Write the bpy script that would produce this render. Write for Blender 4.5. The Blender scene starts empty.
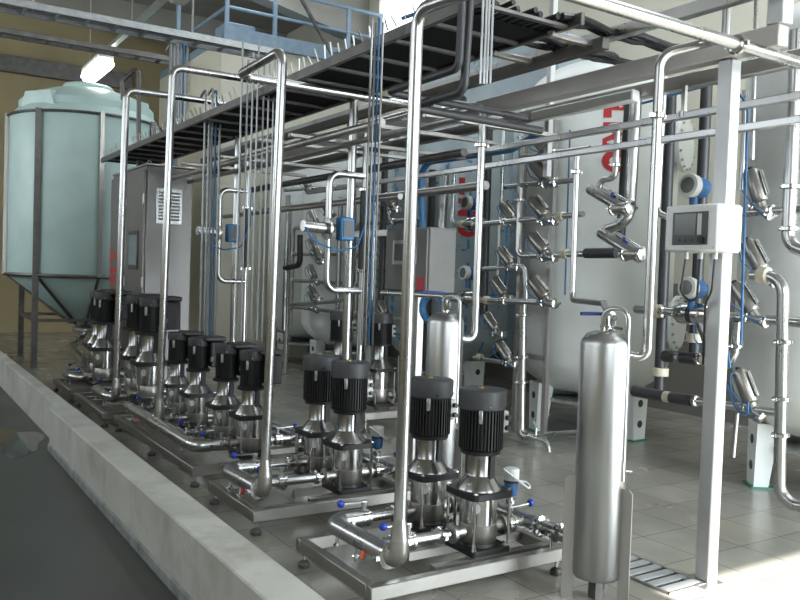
import bpy, bmesh, math, random
from mathutils import Vector, Matrix, Quaternion
random.seed(7)
S = bpy.context.scene
COL = S.collection
PI = math.pi
V = Vector

# ------------------------------------------------------------------ camera model
YAW, PIT, ROL, FPX, CAMZ = math.radians(32.7353), math.radians(1.8115), math.radians(1.9452), 813.85, 1.6
_f = V((math.sin(YAW)*math.cos(PIT), math.cos(YAW)*math.cos(PIT), -math.sin(PIT)))
_r0 = V((math.cos(YAW), -math.sin(YAW), 0)); _u0 = _r0.cross(_f)
_c, _s = math.cos(ROL), math.sin(ROL)
_r = _c*_r0 + _s*_u0; _u = -_s*_r0 + _c*_u0
def at(x, y, X=None, Y=None, Z=None, D=None):
    """where the sight line through photo point (x, y) meets a wall, row or floor plane of the room"""
    d = _f + (x-400)/FPX*_r + (300-y)/FPX*_u
    t = X/d.x if X is not None else Y/d.y if Y is not None else (Z-CAMZ)/d.z if Z is not None else D
    return V((0, 0, CAMZ)) + t*d
cam_d = bpy.data.cameras.new('camera'); cam = bpy.data.objects.new('camera', cam_d); COL.objects.link(cam)
cam_d.sensor_width = 36; cam_d.lens = FPX*36/800; cam_d.clip_start = .05; cam_d.clip_end = 200
M3 = Matrix((_r, _u, -_f)).transposed()
cam.matrix_world = Matrix.Translation((0, 0, CAMZ)) @ M3.to_4x4()
S.camera = cam

# ------------------------------------------------------------------ materials
def mat(name, col, rough=.5, metal=0., nscale=6., namt=.12, rvar=.08, bump=0., bscale=40., stretch=None, spec=None, emit=None, trans=0):
    m = bpy.data.materials.new(name); m.use_nodes = True
    nt = m.node_tree; N = nt.nodes; L = nt.links
    b = N['Principled BSDF']
    b.inputs['Metallic'].default_value = metal
    if spec is not None: b.inputs['Specular IOR Level'].default_value = spec
    tc = N.new('ShaderNodeTexCoord'); mp = N.new('ShaderNodeMapping'); L.new(tc.outputs['Object'], mp.inputs[0])
    if stretch: mp.inputs['Scale'].default_value = stretch
    n = N.new('ShaderNodeTexNoise'); n.inputs['Scale'].default_value = nscale; n.inputs['Detail'].default_value = 5
    L.new(mp.outputs[0], n.inputs['Vector'])
    r = N.new('ShaderNodeValToRGB')
    r.color_ramp.elements[0].position = .3; r.color_ramp.elements[1].position = .7
    r.color_ramp.elements[0].color = tuple(c*(1-namt) for c in col)+(1,)
    r.color_ramp.elements[1].color = tuple(min(1, c*(1+namt)) for c in col)+(1,)
    L.new(n.outputs['Fac'], r.inputs[0]); L.new(r.outputs[0], b.inputs['Base Color'])
    mr = N.new('ShaderNodeMapRange'); mr.inputs['To Min'].default_value = max(.02, rough-rvar); mr.inputs['To Max'].default_value = min(1, rough+rvar)
    L.new(n.outputs['Fac'], mr.inputs['Value']); L.new(mr.outputs[0], b.inputs['Roughness'])
    if bump:
        n2 = N.new('ShaderNodeTexNoise'); n2.inputs['Scale'].default_value = bscale; n2.inputs['Detail'].default_value = 4
        L.new(mp.outputs[0], n2.inputs['Vector'])
        bp = N.new('ShaderNodeBump'); bp.inputs['Strength'].default_value = bump; bp.inputs['Distance'].default_value = .01
        L.new(n2.outputs['Fac'], bp.inputs['Height']); L.new(bp.outputs[0], b.inputs['Normal'])
    if emit:
        b.inputs['Emission Color'].default_value = (emit[0], emit[1], emit[2], 1); b.inputs['Emission Strength'].default_value = emit[3]
    return m
STEEL = mat('brushed_stainless', (.49, .495, .495), .28, 1, 9, .05, .03, stretch=(1, 1, .15))
STOOL = mat('stool_stainless', (.30, .30, .30), .24, 1, 7, .1, .05)
SHELL = mat('satin_vessel_steel', (.46, .465, .465), .36, 1, 7, .1, .06, stretch=(1, 1, .12))
POSTM = mat('matt_square_tube', (.56, .57, .58), .4, .5, 4, .06, .06)
BEAMM = mat('warm_square_tube', (.44, .42, .40), .4, .6, 4, .08, .06)
POLISH = mat('polished_stainless', (.60, .60, .595), .17, 1, 7, .06, .05)
DULL = mat('dull_cast_stainless', (.42, .405, .38), .42, 1, 18, .12, .08)
SHEET = mat('satin_stainless_sheet', (.46, .445, .43), .36, .95, 3, .08, .05, stretch=(1, 1, .1))
CABM = mat('grey_steel_cabinet', (.22, .212, .205), .42, .6, 3, .07, .05, stretch=(1, 1, .1))
CONDM = mat('dull_conduit_steel', (.34, .35, .36), .4, .8, 20, .12, .08)
ACTM = mat('satin_actuator_steel', (.34, .325, .30), .34, 1, 9, .1, .07)
CABLEG = mat('shiny_black_cable', (.018, .018, .022), .22, 0, 15, .2)
GREYBOX = mat('grey_enamel_box', (.15, .145, .14), .5, 0, 6, .08)
CAPD = mat('shaded_charcoal_cover', (.028, .029, .032), .5, 0, 20, .12, .06)  # charcoal cover plastic with the drive pumps' shade put into its colour
SKIDM = mat('skid_steel', (.36, .345, .32), .36, .9, 5, .1, .06)
TRAYB = mat('dark_tray_base', (.012, .012, .014), .8, 0, 9, .3, spec=.15)
METERB = mat('meter_blue', (.03, .19, .42), .45, 0, 12, .1)
DARKST = mat('dark_weathered_steel', (.16, .155, .15), .45, .85, 8, .2, .1)
GALV = mat('galvanised_steel', (.48, .49, .49), .38, .9, 25, .15, .1)
BLACK = mat('black_motor_paint', (.009, .009, .010), .5, 0, 20, .2, .06)
RUBBER = mat('black_rubber', (.02, .02, .021), .55, 0, 20, .2, .06)
CAPM = mat('charcoal_plastic', (.045, .047, .052), .5, 0, 20, .12, .06)
PVC = mat('dark_grey_pvc', (.035, .036, .04), .45, 0, 12, .2, .06)
CREAMP = mat('cream_plastic_union', (.62, .58, .46), .5, 0, 12, .1)
BLUED = mat('dark_blue_lever', (.012, .03, .2), .45, 0, 12, .1)
BLUE = mat('blue_plastic', (.02, .05, .42), .4, 0, 12, .1)
HOSE = mat('blue_hose', (.04, .16, .36), .4, 0, 12, .1)
HEADB = mat('transmitter_blue', (.025, .11, .27), .45, 0, 12, .1)
LGREY = mat('light_grey_plastic', (.62, .63, .61), .45, 0, 8, .05)
WHITEP = mat('white_painted_box', (.74, .76, .76), .42, 0, 4, .03)
REDP = mat('red_paint', (.5, .02, .03), .4, 0, 8, .08)
YELL = mat('yellow_plastic', (.7, .5, .03), .45, 0, 8, .08)
ORNG = mat('orange_plastic', (.75, .12, .03), .45, 0, 8, .08)
BRASS = mat('brass_plug', (.6, .42, .12), .35, .9, 8, .08)
FRP = mat('white_frp', (.78, .815, .81), .38, 0, 2.5, .06, .06, bump=.05, bscale=25)
CYAN = mat('pale_green_polyethylene', (.50, .66, .64), .42, 0, 1.6, .09, .06, bump=.04, bscale=12)
GREENP = mat('green_foot_pad', (.07, .22, .15), .6, 0, 8, .1)
CREAMW = mat('cream_wall_paint', (.58, .56, .47), .8, 0, 1.2, .06, .05, bump=.08, bscale=30)
BEIGEW = mat('beige_wall_paint', (.40, .33, .19), .8, 0, .7, .12, .05, bump=.1, bscale=20)
CEIL = mat('grey_concrete_ceiling', (.30, .285, .25), .85, 0, .8, .15, .05, bump=.1, bscale=15)
RAILB = mat('blue_grey_paint', (.20, .28, .36), .45, .1, 6, .12)
CABLE = mat('grey_cable', (.30, .31, .33), .5, 0, 15, .12)
CABLEB = mat('black_cable', (.016, .016, .02), .5, 0, 15, .2)
GLASSD = mat('grey_lcd', (.13, .15, .14), .15, 0, 4, .05, .02)
PANELD = mat('dark_bezel', (.055, .06, .065), .4, 0, 6, .1)
TUBE = mat('lit_tube', (1, 1, 1), .4, emit=(1, .97, .9, 14))
DIFF = mat('milky_diffuser', (.58, .56, .52), .35, 0, 5, .05)
PANE = mat('daylit_pane', (.8, .85, .9), .1, emit=(.85, .93, 1, 3.2))

def tile_mat():
    m = mat('beige_floor_tiles', (.315, .307, .272), .24, 0, 2.2, .15, .11)
    nt = m.node_tree; N = nt.nodes; L = nt.links; b = N['Principled BSDF']
    base = b.inputs['Base Color'].links[0].from_socket
    tc = N.new('ShaderNodeTexCoord'); br = N.new('ShaderNodeTexBrick'); br.offset = 0; br.squash = 1
    br.inputs['Scale'].default_value = 1; br.inputs['Brick Width'].default_value = .41; br.inputs['Row Height'].default_value = .41
    br.inputs['Mortar Size'].default_value = .004; br.inputs['Mortar Smooth'].default_value = .3
    br.inputs['Color1'].default_value = (.8, .8, .8, 1); br.inputs['Color2'].default_value = (1, .98, .94, 1); br.inputs['Mortar'].default_value = (.42, .40, .37, 1)
    L.new(tc.outputs['Object'], br.inputs['Vector'])
    mx = N.new('ShaderNodeMix'); mx.data_type = 'RGBA'; mx.blend_type = 'MULTIPLY'; mx.inputs[0].default_value = 1
    L.new(base, mx.inputs[6]); L.new(br.outputs['Color'], mx.inputs[7]); L.new(mx.outputs[2], b.inputs['Base Color'])
    return m
TILE = tile_mat()
WETC = mat('dark_wet_concrete', (.05, .052, .05), .38, 0, 1.1, .5, .22, bump=.06, bscale=18)
def kerb_mat():
    m = mat('painted_kerb', (.50, .50, .47), .6, 0, 2.5, .13, .1, bump=.12, bscale=22)
    nt = m.node_tree; N = nt.nodes; L = nt.links; b = N['Principled BSDF']; base = b.inputs['Base Color'].links[0].from_socket
    tc = N.new('ShaderNodeTexCoord'); n = N.new('ShaderNodeTexNoise'); n.inputs['Scale'].default_value = 1.7; n.inputs['Detail'].default_value = 8; n.inputs['Roughness'].default_value = .7
    L.new(tc.outputs['Object'], n.inputs['Vector'])
    r = N.new('ShaderNodeValToRGB'); r.color_ramp.elements[0].position = .34; r.color_ramp.elements[0].color = (.72, .70, .66, 1); r.color_ramp.elements[1].position = .5; r.color_ramp.elements[1].color = (1, 1, 1, 1)
    L.new(n.outputs['Fac'], r.inputs[0])
    mx = N.new('ShaderNodeMix'); mx.data_type = 'RGBA'; mx.blend_type = 'MULTIPLY'; mx.inputs[0].default_value = 1
    L.new(base, mx.inputs[6]); L.new(r.outputs[0], mx.inputs[7]); L.new(mx.outputs[2], b.inputs['Base Color'])
    return m
KERB = kerb_mat()
def film_mat():
    m = mat('film_covered_sheet', (.42, .50, .55), .3, .35, 2, .10, .08)
    nt = m.node_tree; N = nt.nodes; L = nt.links; b = N['Principled BSDF']; base = b.inputs['Base Color'].links[0].from_socket
    tc = N.new('ShaderNodeTexCoord'); mp = N.new('ShaderNodeMapping'); mp.inputs['Rotation'].default_value = (PI/2, 0, PI/2)
    L.new(tc.outputs['Object'], mp.inputs[0])
    br = N.new('ShaderNodeTexBrick'); br.offset = .5; br.inputs['Scale'].default_value = 1
    br.inputs['Brick Width'].default_value = .55; br.inputs['Row Height'].default_value = .26; br.inputs['Mortar Size'].default_value = .016; br.inputs['Mortar Smooth'].default_value = 0
    n = N.new('ShaderNodeTexNoise'); n.inputs['Scale'].default_value = 5; L.new(tc.outputs['Object'], n.inputs['Vector'])
    g = N.new('ShaderNodeMath'); g.operation = 'GREATER_THAN'; g.inputs[1].default_value = .53; L.new(n.outputs['Fac'], g.inputs[0])
    mu = N.new('ShaderNodeMath'); mu.operation = 'MULTIPLY'; L.new(mp.outputs[0], br.inputs['Vector']); L.new(br.outputs['Fac'], mu.inputs[0]); L.new(g.outputs[0], mu.inputs[1])
    mx = N.new('ShaderNodeMix'); mx.data_type = 'RGBA'; L.new(mu.outputs[0], mx.inputs[0]); L.new(base, mx.inputs[6]); mx.inputs[7].default_value = (.08, .28, .55, 1)
    L.new(mx.outputs[2], b.inputs['Base Color'])
    return m
FILM = film_mat()

# ------------------------------------------------------------------ mesh building
def frame(d):
    d = d.normalized(); a = V((0, 0, 1)) if abs(d.z) < .95 else V((0, 1, 0))
    x = a.cross(d).normalized(); return x, d.cross(x)
class MB:
    def __init__(s): s.v = []; s.f = []
    def add(s, vs, fs):
        o = len(s.v); s.v += [V(p) for p in vs]; s.f += [tuple(i+o for i in q) for q in fs]; return s
    def box(s, c, d, rot=None, ch=0):
        hx, hy, hz = d[0]/2, d[1]/2, d[2]/2; c = V(c)
        if ch and min(hx, hy, hz) > ch:
            vs = []; idx = {}
            for sx in (-1, 1):
                for sy in (-1, 1):
                    for sz in (-1, 1):
                        for k in range(3):
                            p = [sx*hx, sy*hy, sz*hz]
                            for q in range(3):
                                if q != k: p[q] -= (sx, sy, sz)[q]*ch
                            idx[(sx, sy, sz, k)] = len(vs); vs.append(V(p))
            fs = []
            for k in range(3):
                a, b = [q for q in range(3) if q != k]
                for sg in (-1, 1):
                    loop = []
                    for (u, w) in ((-1, -1), (1, -1), (1, 1), (-1, 1)):
                        t = [0, 0, 0]; t[k] = sg; t[a] = u; t[b] = w; loop.append(idx[(t[0], t[1], t[2], k)])
                    if (sg < 0) != (k == 1): loop.reverse()
                    fs.append(loop)
            for k in range(3):
                a, b = [q for q in range(3) if q != k]
                for u in (-1, 1):
                    for w in (-1, 1):
                        q = []
                        for e, kk in ((-1, a), (1, a), (1, b), (-1, b)):
                            t = [0, 0, 0]; t[k] = e; t[a] = u; t[b] = w; q.append(idx[(t[0], t[1], t[2], kk)])
                        n = (vs[q[1]]-vs[q[0]]).cross(vs[q[2]]-vs[q[0]]); m = sum((vs[i] for i in q), V())
                        if n.dot(m) < 0: q.reverse()
                        fs.append(q)
            for sx in (-1, 1):
                for sy in (-1, 1):
                    for sz in (-1, 1):
                        q = [idx[(sx, sy, sz, k)] for k in range(3)]
                        n = (vs[q[1]]-vs[q[0]]).cross(vs[q[2]]-vs[q[0]])
                        if n.dot(V((sx, sy, sz))) < 0: q.reverse()
                        fs.append(q)
        else:
            vs = [V((x, y, z)) for x in (-hx, hx) for y in (-hy, hy) for z in (-hz, hz)]
            fs = [(0, 1, 3, 2), (4, 6, 7, 5), (0, 4, 5, 1), (2, 3, 7, 6), (0, 2, 6, 4), (1, 5, 7, 3)]
        if rot is not None: vs = [rot @ p for p in vs]
        return s.add([p+c for p in vs], fs)
    def bb(s, a, b, ch=0):
        a, b = V(a), V(b); return s.box((a+b)/2, [abs(b[i]-a[i]) for i in range(3)], None, ch)
    def bar(s, p, q, w, h, ch=0):
        """square bar from p to q, w across, h in the upright sense"""
        p, q = V(p), V(q); d = (q-p); x, y = frame(d)
        R = Matrix((x, y, d.normalized())).transposed()
        return s.box((p+q)/2, (w, h, d.length), R, ch)
    def sweep(s, pts, r, n=12, caps=True):
        pts = [V(p) for p in pts]; rs = r if isinstance(r, (list, tuple)) else [r]*len(pts)
        T = []
        for i in range(len(pts)):
            a = pts[max(0, i-1)]; b = pts[min(len(pts)-1, i+1)]; T.append((b-a).normalized())
        x, y = frame(T[0]); vs = []
        for i, p in enumerate(pts):
            if i:
                q = T[i-1].rotation_difference(T[i]); x = q @ x; y = q @ y
            for k in range(n):
                a = 2*PI*k/n; vs.append(p+(x*math.cos(a)+y*math.sin(a))*rs[i])
        fs = []
        for i in range(len(pts)-1):
            for k in range(n):
                fs.append((i*n+k, i*n+(k+1) % n, (i+1)*n+(k+1) % n, (i+1)*n+k))
        if caps: fs.append(tuple(reversed(range(n)))); fs.append(tuple((len(pts)-1)*n+k for k in range(n)))
        return s.add(vs, fs)
    def cyl(s, p, q, r, r2=None, n=16): return s.sweep([p, q], [r, r if r2 is None else r2], n)
    def pipe(s, pts, r, bend=None, n=12, k=6): return s.sweep(fillet(pts, bend if bend else r*2.6, k), r, n)
    def lathe(s, prof, o=(0, 0, 0), ax=(0, 0, 1), n=24):
        o = V(o); ax = V(ax).normalized(); x, y = frame(ax); vs = []; m = len(prof)
        for (r, z) in prof:
            for k in range(n):
                a = 2*PI*k/n; vs.append(o+ax*z+(x*math.cos(a)+y*math.sin(a))*max(r, 1e-4))
        fs = []
        for i in range(m-1):
            for k in range(n): fs.append((i*n+k, i*n+(k+1) % n, (i+1)*n+(k+1) % n, (i+1)*n+k))
        fs.append(tuple(reversed(range(n)))); fs.append(tuple((m-1)*n+k for k in range(n)))
        return s.add(vs, fs)
    def torus(s, o, ax, R, r, n=24, m=8, a0=0, a1=2*PI):
        x, y = frame(V(ax)); o = V(o); full = abs(a1-a0-2*PI) < 1e-6
        pts = [o+(x*math.cos(a0+(a1-a0)*i/n)+y*math.sin(a0+(a1-a0)*i/n))*R for i in range(n if full else n+1)]
        if full: pts = pts+[pts[0]]
        return s.sweep(pts, r, m, not full)
    def prism(s, poly, o, x, y, d):
        """polygon (u, v) in the plane o + u x + v y, thickened along d"""
        o, x, y, d = V(o), V(x), V(y), V(d); n = len(poly)
        a = [o+x*p[0]+y*p[1] for p in poly]; vs = a+[p+d for p in a]
        fs = [tuple(reversed(range(n))), tuple(range(n, 2*n))]+[(i, (i+1) % n, n+(i+1) % n, n+i) for i in range(n)]
        return s.add(vs, fs)
    def ball(s, c, r, n=12):
        return s.lathe([(r*math.sin(PI*i/8), -r*math.cos(PI*i/8)) for i in range(9)], c, (0, 0, 1), n)
    def build(s, name, m, parent=None, sharp=38):
        off = wloc(parent) if parent else None
        vs = s.v
        if off is None:
            lo = V([min(p[i] for p in vs) for i in range(3)]); hi = V([max(p[i] for p in vs) for i in range(3)])
            off = V(((lo.x+hi.x)/2, (lo.y+hi.y)/2, lo.z)); loc = off
        else: loc = V()
        me = bpy.data.meshes.new(name); me.from_pydata([p-off for p in vs], [], s.f)
        bm = bmesh.new(); bm.from_mesh(me); bmesh.ops.recalc_face_normals(bm, faces=bm.faces); bm.to_mesh(me); bm.free()
        me.polygons.foreach_set('use_smooth', [True]*len(me.polygons)); me.set_sharp_from_angle(angle=math.radians(sharp))
        me.materials.append(m)
        o = bpy.data.objects.new(name, me); COL.objects.link(o); o.location = loc
        if parent: o.parent = parent
        return o
def wloc(o):
    l = V()
    while o: l = l+V(o.location); o = o.parent
    return l
def fillet(pts, b, k=6):
    pts = [V(p) for p in pts]; out = [pts[0]]
    for i in range(1, len(pts)-1):
        p, a, c = pts[i], pts[i-1], pts[i+1]; u = (a-p); w = (c-p)
        lu, lw = u.length, w.length
        u.normalize(); w.normalize(); ang = u.angle(w)
        if ang > 3.1: out.append(p); continue
        t = min(b/math.tan(ang/2), lu*.49, lw*.49); rad = t*math.tan(ang/2)
        cen = p+(u+w).normalized()*(rad/math.sin(ang/2)); s0 = p+u*t-cen; s1 = p+w*t-cen
        q = s0.rotation_difference(s1)
        for j in range(k+1):
            out.append(cen+Quaternion().slerp(q, j/k) @ s0)
    out.append(pts[-1]); return out
def tag(o, label=None, cat=None, group=None, kind=None):
    if label: o['label'] = label
    if cat: o['category'] = cat
    if group: o['group'] = group
    if kind: o['kind'] = kind
    return o
def thing(name, label, cat, loc=(0, 0, 0), group=None):
    o = bpy.data.objects.new(name, None); COL.objects.link(o); o.location = loc; o.empty_display_size = .1
    return tag(o, label, cat, group)
def struct(name, mb, m): return tag(mb.build(name, m), kind='structure')
def copy_tree(o, parent=None):
    c = o.copy(); COL.objects.link(c); c.parent = parent
    for ch in list(o.children): copy_tree(ch, c)
    return c
def place(proto, used, loc, rot=None, label=None, group=None, scale=None):
    o = proto if not used else copy_tree(proto)
    o.location = loc
    if rot is not None: o.rotation_euler = rot
    if scale is not None: o.scale = (scale,)*3 if not hasattr(scale, '__len__') else scale
    if label: o['label'] = label
    if group: o['group'] = group
    return o
class Proto:
    def __init__(s, root): s.root = root; s.used = False
    def put(s, loc, label=None, rot=None, group=None, scale=None):
        if s.used: o = copy_tree(s.root)
        else: o = s.root; s.used = True
        o.location = loc; o.rotation_euler = rot or (0, 0, 0)
        if scale is None: scale = 1
        o.scale = (scale,)*3 if not hasattr(scale, '__len__') else scale
        if label: o['label'] = label
        if group: o['group'] = group
        return o
def pipe_thing(name, label, cat, pts, r, m=STEEL, clamps=(), bend=None, group=None, n=14, extra=None):
    """a pipe run; clamps = list of (point, axis): clamped unions that sit on it"""
    pts = [V(p) for p in pts]
    if not clamps and not extra:
        return tag(MB().pipe(pts, r, bend, n).build(name, m), label, cat, group)
    lo = min(pts, key=lambda p: p.z)
    t = thing(name, label, cat, lo, group)
    MB().pipe(pts, r, bend, n).build('pipe', m, t)
    for c, ax in clamps: clamp_mb(V(c), V(ax).normalized(), r).build('clamp', POLISH, t)
    if extra: extra(t)
    return t
def clamp_mb(c, ax, r):
    x, y = frame(ax)
    if abs(x.z) > abs(y.z): x = y
    b = MB().lathe([(r*1.05, -.016), (r*1.5, -.009), (r*1.5, .009), (r*1.05, .016)], c, ax, 16)
    e = c+x*r*1.5; b.box(e+x*.008, (.02, .02, .022)); b.cyl(e+x*.01, e+x*.03+y*.01, .006, n=8)
    e = c-x*r*1.5; b.box(e-x*.006, (.018, .018, .02))
    return b

# ------------------------------------------------------------------ the hall
XW, YN, YF, ZC, XL = 8.4, -2.5, 20.0, 7.4, -4.0
struct('floor', MB().bb((1.40, YN, -.12), (XW, YF, 0)), TILE)
struct('floor', MB().bb((XL, YN, -.12), (1.40, YF, 0)), WETC)
kb = MB(); prof = [(1.25, 0), (1.25, .345), (1.258, .352), (1.45, .352), (1.458, .345), (1.458, 0)]
kb.prism(prof, (0, -1.6, 0), (1, 0, 0), (0, 0, 1), (0, 9.0, 0))
prof2 = [(1.335, 0), (1.335, .337), (1.342, .344), (1.456, .344), (1.463, .337), (1.463, 0)]
kb.prism(prof2, (0, 7.4, 0), (1, 0, 0), (0, 0, 1), (0, 12.4, 0))
struct('trim_1', kb, KERB)
sb = MB().prism([(1.25, 0), (1.236, 0), (1.238, .05), (1.25, .06)], (0, -1.6, 0), (1, 0, 0), (0, 0, 1), (0, 9.0, 0))
struct('trim_7', sb, mat('worn_kerb_base', (.22, .24, .24), .7, 0, 9, .35, bump=.3, bscale=30))
# wall beside the tanks, with a high window far down the hall
wr = MB()
w0, w1, wz0, wz1 = 11.6, 14.2, 5.9, 7.1
wr.bb((XW, YN, 0), (XW+.25, w0, ZC)); wr.bb((XW, w1, 0), (XW+.25, YF, ZC)); wr.bb((XW, w0, 0), (XW+.25, w1, wz0)); wr.bb((XW, w0, wz1), (XW+.25, w1, ZC))
struct('wall_right', wr, CREAMW)
struct('baseboard_right', MB().bb((XW-.02, YN, 0), (XW, YF, 1.6)), mat('grey_brown_dado', (.16, .145, .13), .6, 0, 1.5, .12))
struct('wall_back', MB().bb((XL, YF, 0), (XW, YF+.25, ZC)), BEIGEW)
wl = MB(); lw = [(1.5, 5.0), (7.0, 10.5), (12.5, 16.5)]
wl.bb((XL-.25, YN, 0), (XL, YF, 2.6)); wl.bb((XL-.25, YN, 5.2), (XL, YF, ZC))
e = YN
for a, b in lw: wl.bb((XL-.25, e, 2.6), (XL, a, 5.2)); e = b
wl.bb((XL-.25, e, 2.6), (XL, YF, 5.2))
struct('wall_left', wl, BEIGEW)
DX0, DX1, DZ = 4.2, 8.2, 4.2       # the big door opening behind the camera, to its right
wn = MB(); wn.bb((XL, YN-.25, 0), (-1.1, YN, ZC)); wn.bb((-1.1, YN-.25, 0), (2.3, YN, 2.4)); wn.bb((-1.1, YN-.25, 4.6), (2.3, YN, ZC)); wn.bb((2.3, YN-.25, 0), (DX0, YN, ZC)); wn.bb((DX1, YN-.25, 0), (XW, YN, ZC)); wn.bb((DX0, YN-.25, DZ), (DX1, YN, ZC))  # the opening left of the door is added to let light onto the kerb
struct('wall_front', wn, CREAMW)
sk = [(5.6, -1.0, 7.2, 6.0), (4.6, 8.0, 6.2, 16.0)]
ce = MB()
ce.bb((XL, YN, ZC), (4.6, YF, ZC+.2)); ce.bb((7.2, YN, ZC), (XW, YF, ZC+.2)); ce.bb((4.6, YN, ZC), (5.6, 8, ZC+.2)); ce.bb((5.6, YN, ZC), (7.2, -1, ZC+.2)); ce.bb((5.6, 6, ZC), (7.2, 8, ZC+.2))
ce.bb((4.6, 16, ZC), (7.2, YF, ZC+.2)); ce.bb((6.2, 8, ZC), (7.2, 16, ZC+.2))
struct('ceiling', ce, CEIL)
for i, (x0, y0, x1, y1) in enumerate(sk): struct('window_%d' % (i+1), MB().bb((x0, y0, ZC+.08), (x1, y1, ZC+.1)), PANE)
struct('window_3', MB().bb((XW+.1, w0, wz0), (XW+.12, w1, wz1)), PANE)
for i, (a, b) in enumerate(lw):
    struct('window_%d' % (i+4), MB().bb((XL-.14, a, 2.6), (XL-.12, b, 5.2)), PANE)
struct('window_7', MB().bb((-1.1, YN-.14, 2.4), (2.3, YN-.12, 4.6)), PANE)  # unseen glowing pane, added to brighten the near kerb
for i, y in enumerate((7.2, 10.6, 14.6, 18.6)):      # sloping roof ribs
    struct('trim_%d' % (i+2), MB().prism([(XL, 7.4), (2.0, 6.95), (6.0, 6.75), (8.4, 6.3), (8.4, 7.4)], (0, y, 0), (1, 0, 0), (0, 0, 1), (0, .35, 0)), CEIL)
struct('trim_6', MB().bb((XL, 19.8, 5.75), (5, 20, 6.1)), DARKST)
# room block under the mezzanine, far right
struct('wall_mezzanine', MB().bb((5.0, 13.8, 0), (8.4, 17.5, 5.55)), CREAMW)

# ------------------------------------------------------------------ lights
def area(name, loc, rot, sx, sy, e, col=(1, 1, 1)):
    l = bpy.data.lights.new(name, 'AREA'); l.shape = 'RECTANGLE'; l.size = sx; l.size_y = sy; l.energy = e; l.color = col
    o = bpy.data.objects.new(name, l); COL.objects.link(o); o.location = loc; o.rotation_euler = rot; return o
area('door_daylight', ((DX0+DX1)/2, YN-.1, DZ/2+.1), (PI/2, 0, 0), DX1-DX0, DZ-.1, 820, (.86, .95, 1))
for i, (a, b) in enumerate(lw): area('window_and_fill_light', (XL+.02, (a+b)/2, 3.9), (PI/2, 0, -PI/2), b-a, 2.6, (9, 11, 100)[i], (.9, .96, 1))
area('window_and_fill_light', (.6, YN+.02, 3.5), (PI/2, 0, 0), 3.4, 2.2, 70, (.88, .96, 1))  # added fill at that pane, lifts the kerb and the left pipes
for i, (x0, y0, x1, y1) in enumerate(sk): area('skylight_daylight', ((x0+x1)/2, (y0+y1)/2, ZC-.02), (0, 0, 0), x1-x0, y1-y0, (85, 55)[i], (.95, .98, 1))
sun = bpy.data.lights.new('sun', 'SUN'); sun.energy = 26; sun.angle = .01; sun.color = (1, .97, .92)
so = bpy.data.objects.new('sun', sun); COL.objects.link(so); so.location = (5, -6, 8)
so.rotation_euler = V((-.15, 1, -DZ/5.5)).to_track_quat('-Z', 'Y').to_euler()
w = bpy.data.worlds.new('sky'); S.world = w; w.use_nodes = True
bg = w.node_tree.nodes['Background']; bg.inputs[0].default_value = (.75, .87, 1, 1); bg.inputs[1].default_value = .5
S.view_settings.view_transform = 'Standard'; S.view_settings.look = 'None'; S.view_settings.gamma = 1; S.view_settings.exposure = 0
S.cycles.use_denoising = True; S.cycles.max_bounces = 8; S.cycles.sample_clamp_indirect = 6; S.cycles.caustics_reflective = False; S.cycles.caustics_refractive = False
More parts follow.
